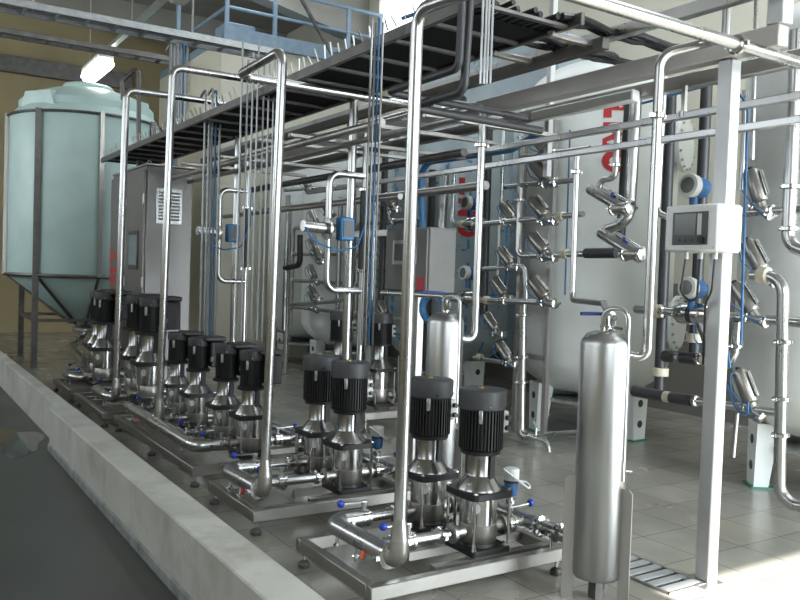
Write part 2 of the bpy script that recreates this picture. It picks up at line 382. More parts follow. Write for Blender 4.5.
# ------------------------------------------------------------------ pumps
def rsq(h, r, n=5):
    out = []
    for cx, cy, a in ((h-r, h-r, 0), (-h+r, h-r, PI/2), (-h+r, -h+r, PI), (h-r, -h+r, 1.5*PI)):
        for i in range(n+1):
            t = a+PI/2*i/n; out.append((cx+r*math.cos(t), cy+r*math.sin(t)))
    return out
def make_pump(kind, sz=1.0, wide_flange=False):
    """upright multistage pump, suction towards -X; kind 'plain' or 'drive' (motor with a control box); sz stretches the pump body"""
    t = thing('vertical_pump', 'pump', 'pump')
    k = lambda z: z*sz
    MB().prism(rsq(.128, .02), (0, 0, 0), (1, 0, 0), (0, 1, 0), (0, 0, .028)).lathe([(.105, .028), (.098, .045)]).build('base_plate', BLACK, t)
    for a in range(4):
        x, y = .104*(1 if a % 2 else -1), .104*(1 if a > 1 else -1)
        MB().lathe([(.016, .028), (.016, .033), (.011, .034), (.011, .052), (.006, .055)], (x, y, 0), n=8).build('anchor_bolt', POLISH, t)
    MB().lathe([(.092, .04), (.1, .05), (.102, k(.14)), (.098, k(.145))], n=28).build('casing', DULL, t)
    for sx in (-1, 1):
        MB().cyl((sx*.07, 0, .1), (sx*.16, 0, .1), .032).lathe([(.034, -.014), (.052, -.01), (.052, .01), (.034, .014)], (sx*.168, 0, .1), (1, 0, 0), 16).build('port', DULL, t)
    zs, zf = k(.145), k(.29)
    MB().lathe([(.1, zs), (.1, zf)], n=28).build('sleeve', POLISH, t)
    MB().prism([(.022*math.cos(a*PI/6), .028*math.sin(a*PI/6)) for a in range(12)], (-.071, -.0715, zf-.055), (.7071, -.7071, 0), (0, 0, 1), (-.003, -.003, 0)).build('badge', LGREY, t)
    MB().prism(rsq(.138, .045), (0, 0, zf), (1, 0, 0), (0, 1, 0), (0, 0, .034)).build('head_flange', BLACK, t)
    zn = zf+.034+k(.07); zm = zn+k(.118)
    MB().lathe([(.122, zf+.034), (.117, zf+.046), (.074, zn), (.07, zn+.006), (.07, zm)], n=28).build('motor_stool', STOOL, t)
    for a in (-.2, PI-.2):      # dark coupling window in the stool
        MB().prism([(-.022, zn-k(.06)), (.022, zn-k(.06)), (.02, zm), (-.02, zm)], (.073*math.cos(a-PI/3), .073*math.sin(a-PI/3), 0), (-math.sin(a-PI/3), math.cos(a-PI/3), 0), (0, 0, 1), (.008*math.cos(a-PI/3), .008*math.sin(a-PI/3), 0)).build('coupling_guard', CAPM, t)
    MB().cyl((-.085, -.03, zf+.03), (-.09, -.03, zf+.075), .013, n=8).build('vent_plug', POLISH, t)
    for a in range(4):
        x, y = .115*(1 if a % 2 else -1), .115*(1 if a > 1 else -1)
        MB().cyl((x, y, .028), (x, y, zf+.045), .0085, n=8).lathe([(.014, zf+.026), (.014, zf+.04)], (x, y, 0), n=6).build('tie_rod', POLISH, t)
    q_ = 1 if kind == 'plain' else .74; cm = CAPM if kind == 'plain' else CAPD
    z2 = zm+(.248 if kind == 'plain' else .235); n = 40; poly = []
    for i in range(n):
        for d, r in ((-.28, .103), (-.2, .118), (.2, .118), (.28, .103)):
            a = 2*PI*(i+d)/n; poly.append((q_*r*math.cos(a), q_*r*math.sin(a)))
    mt = MB().lathe([(.075, zm-.004), (.105, zm), (.108, zm+.02), (.09, zm+.03)], n=28).prism(poly, (0, 0, zm+.028), (1, 0, 0), (0, 1, 0), (0, 0, z2-zm-.028)).build('motor', BLACK, t, 20)
    if wide_flange: MB().lathe([(.1, zm), (.125, zm+.004), (.125, zm+.022), (.1, zm+.028)], n=28).build('motor_flange', BLACK, t)
    MB().box((-.082*q_, -.095*q_, z2-.04), (.022, .02, .07), Matrix.Rotation(.86, 3, 'Z'), .003).build('rating_plate', GALV, mt)
    hc = 1 if kind == 'plain' else .72
    MB().lathe([(r*q_, z2+z*hc) for r, z in [(.12, -.012), (.127, -.004), (.129, .083), (.127, .089), (.121, .093), (.05, .096), (.0, .096)]], n=36).build('fan_cover', cm, t)
    if kind == 'plain': MB().lathe([(.016, z2+.09), (.016, z2+.102), (.0, z2+.104)], (-.01, .0, 0), n=12).build('top_plug', BRASS, t)
    for a in (-1.9, -.7, .7, 2.2):
        MB().cyl((.126*q_*math.cos(a), .126*q_*math.sin(a), z2+.012), (.132*q_*math.cos(a), .132*q_*math.sin(a), z2+.012), .006, n=8).build('screw', POLISH, t)
    if kind == 'plain':
        b = MB().box((.135, .01, z2-.09), (.05, .1, .12), None, .008).build('terminal_box', LGREY, t)
        for dz in (-.03, .025): MB().cyl((.14, -.042, z2-.09+dz), (.14, -.062, z2-.09+dz), .014, n=10).build('gland', PVC, b)
    else:
        b = MB().box((.138, -.03, z2-.075), (.125, .2, .225), None, .008).build('control_box', BLACK, t)
        MB().box((.115, -.03, z2+.062), (.19, .215, .04), None, .01).build('box_lid', CAPD, b)
        MB().cyl((.085, -.125, z2-.1), (.07, -.15, z2-.13), .013, n=10).build('gland', GALV, b)
    return t
P_plain = Proto(make_pump('plain')); P_drive = Proto(make_pump('drive')); P_tall = Proto(make_pump('drive', 1.12, True)); P_back = Proto(make_pump('plain', 1.25, True))

# ------------------------------------------------------------------ skids
def skid(label, x0, y0, x1, y1, zt, cross, feet=3):
    t = thing('pump_skid', label, 'skid', ((x0+x1)/2, (y0+y1)/2, 0))
    h = .07; w = .05; b = MB()
    b.bb((x0, y0, zt-h), (x1, y0+w, zt), .004); b.bb((x0, y1-w, zt-h), (x1, y1, zt), .004)
    b.bb((x0, y0+w, zt-h), (x0+w, y1-w, zt), .004); b.bb((x1-w, y0+w, zt-h), (x1, y1-w, zt), .004)
    b.build('frame', SKIDM, t)
    for y in cross:
        for dy in (-.115, .115): MB().bb((x0+(.42 if x1-x0 > .9 else w), y+dy-.022, zt-.045), (x1-w, y+dy+.022, zt-.001)).build('pump_rail', SKIDM, t)
    ys = [y0+.04+(y1-y0-.08)*i/(feet-1) for i in range(feet)]
    for x in (x0+.035, x1-.035):
        for y in ys:
            f = MB().cyl((x, y, .02), (x, y, zt-h+.002), .009, n=10).lathe([(.015, zt-h-.02), (.015, zt-h-.006)], (x, y, 0), n=6).build('foot', POLISH, t)
            MB().lathe([(.032, .001), (.034, .02), (.026, .032), (.012, .04)], (x, y, 0), n=16).build('foot_pad', DARKST, f)
    return t
ZT = .155
skid('stainless pump skid nearest the camera, under the two big pumps', 1.925, 3.155, 3.155, 3.96, ZT, (3.38, 3.82), 2)
skid('stainless pump skid second from the camera', 1.905, 4.50, 3.05, 5.30, ZT, (4.72, 5.15), 2)
skid('long stainless pump skid with four pumps, middle of the row', 1.93, 5.70, 3.0, 8.02, ZT, (5.93, 6.45, 7.12, 7.75), 3)
skid('pump skid with two tall dark pumps in front of the steel cabinet', 1.86, 8.2, 2.64, 9.55, ZT, (8.5, 9.12), 2)
skid('small pump skid farthest away beside the pale tank', 1.86, 9.85, 2.58, 10.85, ZT, (10.1, 10.6), 2)
skid('dark pump skid standing behind the second skid', 4.1, 6.95, 5.0, 8.2, ZT+.05, (7.3, 7.85), 2)

pumps = [
 (P_plain, 2.715, 3.38, 'black motored stainless pump at the near right of the front skid', 1), (P_plain, 2.69, 3.82, 'black motored pump at the far left of the front skid', 1),
 (P_plain, 2.66, 4.72, 'black motored pump on the second skid, nearer of the two', 1), (P_plain, 2.66, 5.15, 'black motored pump on the second skid, farther of the two', 1),
 (P_drive, 2.46, 5.93, 'pump with motor control box, nearest on the long skid', 1), (P_drive, 2.45, 6.45, 'pump with motor control box, second on the long skid', 1),
 (P_drive, 2.44, 7.12, 'pump with motor control box, third on the long skid', 1), (P_drive, 2.45, 7.75, 'pump with motor control box, farthest on the long skid', 1),
 (P_tall, 2.40, 8.5, 'tall dark pump in front of the steel cabinet, nearer of the two', 1), (P_tall, 2.42, 9.12, 'tall dark pump in front of the steel cabinet, farther of the two', 1),
 (P_tall, 2.30, 10.1, 'tall dark pump between the pale tank and the cabinet, nearer one', 1), (P_tall, 2.35, 10.6, 'tall dark pump between the pale tank and the cabinet, farther one', 1),
]
for pr, x, y, lab, sc in pumps: pr.put((x, y, ZT), lab, group='upright pumps on the skids', scale=1.28 if pr is P_tall else sc)
P_back.put((4.5, 7.35, ZT+.05), 'black pump standing behind the second skid, left of the front riser pipe', group='upright pumps on the skids')
P_back.put((4.32, 7.9, ZT+.05), 'black pump half hidden behind conduits, on the rear dark skid', group='upright pumps on the skids')

# ------------------------------------------------------------------ hand valves, transmitters
def make_hand_valve():
    t = thing('butterfly_valve', 'valve', 'valve')
    MB().lathe([(.034, -.03), (.05, -.026), (.05, -.012), (.044, -.01), (.044, .01), (.05, .012), (.05, .026), (.034, .03)], (0, 0, 0), (1, 0, 0), 18).build('body', POLISH, t)
    MB().cyl((0, 0, .04), (0, 0, .085), .013, n=10).lathe([(.02, .07), (.02, .09)], n=10).build('stem', STEEL, t)
    h = MB().bar((.012, 0, .088), (-.135, 0, .093), .016, .008).build('handle', STEEL, t)
    MB().ball((-.15, 0, .094), .021).build('handle_knob', BLUE, h)
    return t
P_hv = Proto(make_hand_valve())
def make_transmitter():
    t = thing('pressure_transmitter', 'transmitter', 'transmitter')
    MB().cyl((0, 0, 0), (0, 0, .07), .013).lathe([(.028, .03), (.028, .05)], n=14).build('stem', POLISH, t)
    MB().lathe([(.02, .07), (.036, .08), (.04, .12), (.04, .15), (.035, .155)], n=20).build('housing', HEADB, t)
    MB().lathe([(.043, .15), (.043, .165)], n=20).build('seal_ring', RUBBER, t)
    MB().lathe([(.042, .165), (.044, .17), (.044, .225), (.038, .232), (.0, .233)], n=20).build('cap', LGREY, t)
    MB().pipe([(.03, -.03, .16), (.09, -.05, .15), (.06, -.10, .12), (-.08, -.02, .24)], .006, .04, 8).build('cable', LGREY, t)
    return t
P_tr = Proto(make_transmitter())

def suction(name_lab, ys, x, z, xp, ends, r=.042, lab='x', rb=.028, knob='x'):
    pass
ZP = ZT+.10
rows = [   # pumps (x, y), manifold x, riser point, label words, discharge x
 ([(2.70, 3.38), (2.69, 3.82)], 2.06, 'front skid', 3.06),
 ([(2.66, 4.72), (2.66, 5.15)], 1.97, 'second skid', 3.0),
 ([(2.46, 5.93), (2.45, 6.45), (2.44, 7.12), (2.45, 7.75)], 2.02, 'long skid', 2.9),
 ([(2.40, 8.5), (2.42, 9.12)], 1.98, 'skid by the cabinet', None),
 ([(2.30, 10.1), (2.35, 10.6)], 1.95, 'small far skid', None)]
for ri, (ps, xm, w_, xd) in enumerate(rows):
    y0 = ps[0][1]; y1 = ps[-1][1]
    t = thing('suction_manifold', 'stainless suction pipe along the left edge of the %s' % w_, 'pipe', (xm, (y0+y1)/2, ZT), None)
    r = .049
    if ri in (0, 1): path = [(xm+.02, y0-.15, ZP), (xm, y1, ZP), (xm+.2, y1, ZP)]
    elif ri == 2: path = [(xm+.22, y0, ZP), (xm, y0, ZP), (xm, y1+.1, ZP)]
    else: path = [(xm+.2, y0, ZP), (xm, y0, ZP), (xm, y1, ZP), (xm+.2, y1, ZP)]
    MB().pipe(path, r, .085, 16).build('pipe', STEEL, t)
    for (px, py) in ps:
        xb = xm+.03
        MB().cyl((xb, py, ZP), (px-.18, py, ZP), .028).build('branch', STEEL, t)
        for xx in (xm+.11, px-.23): clamp_mb(V((xx, py, ZP)), V((1, 0, 0)), .03).build('clamp', POLISH, t)
    for yy in (y0+(.16 if ri != 2 else .3), y1-.08):
        b = MB().cyl((xm, yy, ZT-.02), (xm, yy, ZP-.02), .008, n=8).lathe([(.02, ZT), (.02, ZT+.008)], (xm, yy, 0), n=10).build('support', POLISH, t)
    if ri in (0, 1, 2):
        MB().cyl((xm-.035, y0+.02 if ri < 2 else y1-.4, ZP-.02), (xm-.045, y0+.02 if ri < 2 else y1-.4, ZP-.055), .011, n=10).build('drain_plug', ORNG if ri != 1 else REDP, t)
    for i, (px, py) in enumerate(ps):
        pos = ('nearest', 'second', 'third', 'farthest')[i] if len(ps) == 4 else ('nearer', 'farther')[i]
        P_hv.put((xm+.21, py, ZP), 'hand valve with blue knob, suction side of the %s pump, %s' % (pos, w_), group='hand valves of the pumps')
    if xd:
        t = thing('discharge_manifold', 'stainless discharge pipe along the right side of the %s' % w_, 'pipe', (xd, y0, ZT))
        ye = y0-(.40 if ri == 0 else .36 if ri == 1 else .15)
        MB().sweep([(xd, y1+.06, ZP), (xd, ye, ZP)], .038, 16).build('pipe', STEEL, t)
        clamp_mb(V((xd, y0-.12, ZP)), V((0, 1, 0)), .04).build('clamp', POLISH, t)
        clamp_mb(V((xd, y0-.27 if ri < 2 else y1+.0, ZP)), V((0, 1, 0)), .04).build('clamp', POLISH, t)
        MB().lathe([(.04, 0), (.04, .008), (.0, .01)], (xd, y1+.06, ZP), (0, 1, 0), 14).build('end_cap', DULL, t)
        for (px, py) in ps:
            MB().cyl((px+.18, py, ZP), (xd, py, ZP), .026).build('branch', STEEL, t)
        MB().cyl((xd, y0-.2, ZT-.02 if ri < 2 else ZT), (xd, y0-.2, ZP-.03), .008, n=8).build('support', POLISH, t)
        for i, (px, py) in enumerate(ps):
            pos = ('nearest', 'second', 'third', 'farthest')[i] if len(ps) == 4 else ('nearer', 'farther')[i]
            P_hv.put((px+.235, py, ZP), 'hand valve with blue knob, discharge side of the %s pump, %s' % (pos, w_), (0, 0, PI), 'hand valves of the pumps')
P_tr.put((3.06, 3.52, ZP+.03), 'blue and white pressure transmitter right of the front pumps')
P_tr.put((3.0, 4.90, ZP+.03), 'blue pressure transmitter behind the front riser pipe, on the second skid')

# ------------------------------------------------------------------ riser pipes up to the overhead headers
def riser(lab, bx, by, tx, ty, tz, rest, r, rb):
    t = thing('riser_pipe', lab, 'pipe', (bx, by, ZT))
    b = MB(); z0 = ZP
    pts = fillet([(bx, by+.10, z0), (bx, by, z0), (bx, by, z0+.1)], .085, 8); b.sweep(pts, rb, 16); b.build('foot_elbow', DULL, t)
    MB().cyl((bx, by, z0+.1), (bx, by, z0+.2), rb, r, 16).build('reducer', STEEL, t)
    MB().pipe([(bx, by, z0+.2), (tx, ty, tz)]+rest, r, .09, 16, 8).build('pipe', STEEL, t)
    clamp_mb(V((bx, by+.07, z0)), V((0, 1, 0)), rb).build('clamp', POLISH, t)
    return t
r1 = riser('tall bright riser pipe rising in the centre foreground from the front skid', 2.08, 3.17, 2.08, 3.17, 2.82, [(2.08, 2.5, 2.78), (5.2, 2.5, 2.765)], .0305, .046)
clamp_mb(V((3.505, 2.5, 2.77)), V((1, 0, 0)), .032).build('clamp', POLISH, r1)
r2 = riser('riser pipe from the second skid, bent back under the cable tray', 1.985, 4.53, 1.995, 4.47, 2.90, [(1.995, 5.18, 2.88), (4.3, 5.18, 2.88)], .028, .044)
r3 = riser('riser pipe from the middle of the long skid', 2.06, 6.98, 2.085, 6.93, 3.29, [(4.6, 6.93, 3.30)], .031, .044)
r4 = riser('riser pipe left of the steel cabinet, farthest of the four', 2.05, 8.46, 2.07, 8.40, 3.35, [(3.9, 8.40, 3.36)], .034, .046)

# ------------------------------------------------------------------ filter vessels
def make_vessel():
    t = thing('filter_vessel', 'vessel', 'vessel')
    R = .124; zb = .095; zt = 1.315
    MB().lathe([(.0, zb), (.06, zb+.004), (R-.012, zb+.02), (R, zb+.045), (R, zt-.03), (R-.006, zt-.01), (R-.03, zt+.022), (.06, zt+.036), (.0, zt+.04)], n=36).build('shell', SHELL, t)
    MB().bar((0, 0, 0), (0, 0, zb+.01), .05, .05).build('centre_stand', DARKST, t)
    rt = V((.68, -.734, 0)); tw = V((-.734, -.68, 0))
    for a, z in ((-72, .62), (62, .58), (170, .5)):
        d = rt*math.sin(math.radians(a))+tw*math.cos(math.radians(a)); n = V((-d.y, d.x, 0))
        p = d*(R+.002)
        poly = [(-.024, 0), (.024, 0), (.024, z-.03), (.012, z), (-.012, z), (-.024, z-.03)]
        lg = MB().prism([(-.008, 0), (.052, 0), (.052, z-.02), (.035, z), (-.008, z)], p, d, (0, 0, 1), n*.008) if a < 150 else MB().prism(poly, p, n, (0, 0, 1), d*.007)
        lg.build('leg', SHEET, t)
    MB().cyl((0, 0, zt+.03), (0, 0, zt+.11), .018).lathe([(.03, zt+.05), (.03, zt+.065)], n=14).build('top_nozzle', POLISH, t)
    # vent loop at the top, carried down the right-hand side
    a = rt*.005+V((0, 0, zt+.03)); q = rt*.103+tw*.055
    MB().pipe([a+rt*-.02+tw*.02, a+rt*-.02+tw*.02+V((0, 0, .12)), q+V((0, 0, zt+.15)), q+rt*.005+V((0, 0, .62))], .0125, .05, 12).build('vent_pipe', STEEL, t)
    MB().cyl(q+V((0, 0, .62)), q+V((0, 0, .72)), .018).cyl(q+rt*.02+V((0, 0, .66)), q+rt*.05+V((0, 0, .66)), .012, n=8).build('vent_valve', POLISH, t)
    MB().lathe([(.02, -.01), (.033, -.006), (.033, .006), (.02, .01)], rt*.03+tw*.05+V((0, 0, zt+.085)), rt, 14).bar(rt*.0+V((0, 0, zt+.06)), rt*.08+V((0, 0, zt+.05)), .014, .014).build('clamp', POLISH, t)
    return t
P_v = Proto(make_vessel())
P_v.put((3.07, 2.86, 0), 'tall slim stainless filter vessel on flat legs in the right foreground', group='filter vessels')
P_v.put((3.24, 4.46, 0), 'stainless filter vessel behind the two front pumps', group='filter vessels')
def lever(t, p, d, L=.13):
    MB().cyl(p, V(p)+V(d)*.02+V((0, 0, .02)), .012, n=8).bar(V(p)+V((0, 0, .03)), V(p)+V(d)*L+V((0, 0, .03)), .022, .012, .003).build('blue_handle', BLUE, t)
# inlet of the front vessel: pipe from the rail, hand valve with blue lever
t = pipe_thing('vessel_inlet_pipe', 'thin pipe dropping from the rails to the lid of the foreground vessel', 'pipe',
    [at(577, 157, X=4.1), at(572, 300, X=4.1), V((3.62, 3.4, 1.47)), V((3.12, 2.87, 1.40)), V((3.085, 2.84, 1.345))], .021, STEEL, [(at(576.5, 172, X=4.1), (0, 0, 1))], .07)
MB().lathe([(.024, -.035), (.036, -.03), (.036, .03), (.024, .035)], (3.2, 2.96, 1.415), (.5, .53, .07), 14).build('valve_body', POLISH, t)
MB().bar((3.19, 2.99, 1.43), (3.07, 3.04, 1.428), .024, .018, .004).build('blue_handle', BLUED, t)
pipe_thing('vessel_outlet_pipe', 'bright pipe bent up from the foreground vessel to the top header', 'pipe',
    [V((3.13, 2.79, 1.24)), V((3.215, 2.72, 1.22)), V((3.215, 2.72, 2.72)), V((3.36, 2.60, 2.77)), V((3.36, 2.53, 2.77))], .024, STEEL, [(V((3.215, 2.72, 2.42)), (0, 0, 1))], .09)
pipe_thing('vessel_outlet_pipe', 'bright pipe bent up from the vessel behind the front pumps', 'pipe',
    [V((3.34, 4.45, 1.18)), V((3.47, 4.43, 1.16)), V((3.47, 4.43, 2.78)), V((3.47, 5.3, 2.82))], .026, STEEL, [(V((3.47, 4.43, 2.5)), (0, 0, 1))], .1)
t = pipe_thing('vessel_inlet_pipe', 'short pipe with blue lever on the lid of the vessel behind the pumps', 'pipe', [V((3.24, 4.46, 1.345)), V((3.24, 4.46, 1.46)), V((3.12, 5.1, 1.46))], .018, STEEL)
tag(MB().bar((3.06, 4.50, 1.49), (3.22, 4.45, 1.485), .024, .016, .004).build('lever_handle', BLUED), 'blue lever handle above the vessel behind the pumps', 'handle')
#PART3
# ------------------------------------------------------------------ pale tank in its steel frame, far left
def pale_tank():
    C0 = V((2.865, 14.08, 0)); R = 1.16
    tw = V((-C0.x, -C0.y, 0)).normalized(); rt = V((-tw.y, tw.x, 0))
    if rt.x < 0: rt = -rt
    t = thing('storage_tank', 'pale green plastic tank with cone bottom in a steel cage, far left', 'tank', C0)
    zc, zb, z1 = 1.40, .60, 3.87
    MB().lathe([(.0, zb-.02), (.14, zb), (R-.03, zc-.03), (R, zc+.03), (R, z1-.02), (R-.02, z1+.03), (R-.10, z1+.12), (R-.13, z1+.15), (R-.13, z1+.26), (R-.17, z1+.30), (.85, z1+.40), (.5, z1+.52), (.36, z1+.54)], C0, n=56).build('tank_shell', CYAN, t, 30)
    MB().lathe([(.36, z1+.48), (.39, z1+.52), (.39, z1+.59), (.36, z1+.62), (.1, z1+.65), (.0, z1+.65)], C0, n=32).build('tank_lid', CYAN, t)
    for a in range(4):      # moulded shoulder lugs
        an = PI/4+a*PI/2
        d = rt*math.cos(an)+tw*math.sin(an); n = V((-d.y, d.x, 0))
        MB().prism([(-.34, 0), (.34, 0), (.26, .22), (-.26, .22)], C0+d*.66+V((0, 0, z1+.12)), n, (0, 0, 1), d*.36).build('shoulder_lug', CYAN, t)
    fr = V((0, 0, 0))
    MB().torus(C0+V((0, 0, zc)), (0, 0, 1), R+.02, .028, 56, 8).build('ring', DARKST, t)
    MB().torus(C0+V((0, 0, z1)), (0, 0, 1), R+.02, .022, 56, 8).build('ring', DARKST, t)
    for i in range(8):
        a = math.radians(-80+45*i); d = rt*math.sin(a)+tw*math.cos(a); p = C0+d*(R+.035)
        full = i in (1, 3, 5, 7)
        MB().bar(p+V((0, 0, .0 if full else zc)), p+V((0, 0, z1+.03)), .085 if full else .06, .06).build('leg' if full else 'cage_upright', SHEET if not full else DARKST, t)
        MB().bar(C0+d*R+V((0, 0, zc)), C0+d*.2+V((0, 0, zb+.02)), .035, .05).build('cone_rib', DARKST, t)
    pp = []
    for i in (1, 3, 5, 7):
        a = math.radians(-80+45*i); pp.append(C0+(rt*math.sin(a)+tw*math.cos(a))*(R+.035)+V((0, 0, .72)))
    for i in range(4):
        MB().bar(pp[i], pp[(i+1) % 4], .04, .05).build('brace', DARKST, t)
    MB().pipe([C0+V((0, 0, zb)), C0+V((0, 0, .36)), C0+V((-.35, -.75, .30)), C0+V((-.5, -2.6, .26))], .06, .1, 14).build('outlet_pipe', STEEL, t)
    MB().lathe([(.15, .48), (.17, .5), (.17, .54), (.1, .6), (.1, .66)], C0, n=20).build('outlet_flange', DULL, t)
pale_tank()
# bent grab rail standing behind the pale tank
tag(MB().pipe([at(123, 100, D=11), at(122, 81, D=11), at(139, 66, D=11), at(138.5, 190, D=11)], .03, .05).build('grab_rail', DARKST), 'dark bent grab rail beside the top of the pale tank', 'rail')

# ------------------------------------------------------------------ electrical cabinet
def strokes(ch):
    """thick letters in a unit box (u across, v up) as polygons"""
    if ch == 'T': return [[(0, .72), (1, .72), (1, 1), (0, 1)], [(.34, 0), (.66, 0), (.66, .72), (.34, .72)]]
    if ch == 'M': return [[(0, 0), (.28, 0), (.28, 1), (0, 1)], [(.72, 0), (1, 0), (1, 1), (.72, 1)], [(.28, 1), (.28, .6), (.5, .22), (.5, .62)], [(.72, 1), (.5, .62), (.5, .22), (.72, .6)]]
    if ch == 'O':
        o = []; n = 20
        for i in range(n):
            a, b = 2*PI*i/n, 2*PI*(i+1)/n
            o.append([(.5+.5*math.cos(a), .5+.5*math.sin(a)), (.5+.5*math.cos(b), .5+.5*math.sin(b)), (.5+.2*math.cos(b), .5+.24*math.sin(b)), (.5+.2*math.cos(a), .5+.24*math.sin(a))])
        return o
def cabinet():
    x0, x1, y0, y1, z0, z1 = 2.66, 3.25, 9.85, 11.5, .05, 2.80
    t = thing('electrical_cabinet', 'tall stainless electrical cabinet with vent grille behind the pumps, beside the pale tank', 'cabinet', ((x0+x1)/2, (y0+y1)/2, 0))
    MB().bb((x0+.03, y0, z0), (x1, y1, z1), .01).build('body', CABM, t)
    MB().bb((x0+.03, y0+.02, 0), (x1-.03, y1-.02, z0)).build('plinth', DARKST, t)
    ym = (y0+y1)/2
    for a, b, nm in ((y0+.015, ym-.005, 'door'), (ym+.005, y1-.015, 'door')):
        d = MB().bb((x0, a, z0+.06), (x0+.028, b, z1-.05), .006).build(nm, CABM, t)
        for z in (.5, 1.4, 2.4): MB().cyl((x0+.005, a+.012, z-.06), (x0+.005, a+.012, z+.06), .014, n=10).build('hinge', GALV, d)
        if a < ym-.1:
            MB().bb((x0-.012, a+.18, 1.55), (x0, a+.62, 2.02), .004).build('screen_bezel', PANELD, d)
            MB().bb((x0-.015, a+.22, 1.6), (x0-.011, a+.58, 1.97)).build('screen', mat('pale_display', (.20, .25, .27), .15), d)
            MB().cyl((x0-.006, a+.42, 1.18), (x0, a+.42, 1.18), .06, n=20).build('stop_plate', YELL, d)
            MB().cyl((x0-.03, a+.42, 1.18), (x0-.006, a+.42, 1.18), .03, n=16).build('stop_button', REDP, d)
        else:
            for i, ch in enumerate('OMT'):
                b2 = MB()
                for pl in strokes(ch): b2.prism([(p[0]*.2, p[1]*.34) for p in pl], (x0-.003, a+.42, 1.1+i*.26), (0, 0, 1), (0, 1, 0), (.003, 0, 0))
                b2.build('red_letter', REDP, d)
            MB().bar((x0-.02, a+.08, 1.2), (x0-.02, a+.08, 1.5), .03, .02).build('door_handle', PVC, d)
    g = MB().bb((2.80, y0-.014, 2.11), (3.12, y0, 2.54), .004).build('vent_grille', GALV, t)
    b = MB()
    for i in range(9): b.box((2.96, y0-.016, 2.165+i*.04), (.25, .01, .022), Matrix.Rotation(.5, 3, 'X'))
    b.build('louvre', GALV, g)
    MB().bb((x0+.02, y0-.02, z1), (x1+.02, y1+.02, z1+.025), .004).build('roof_plate', SHEET, t)
    for x in (2.74, 3.2): MB().torus((x, y0+.1, z1+.045), (0, 1, 0), .022, .006, 14, 6).build('lifting_eye', GALV, t)
cabinet()

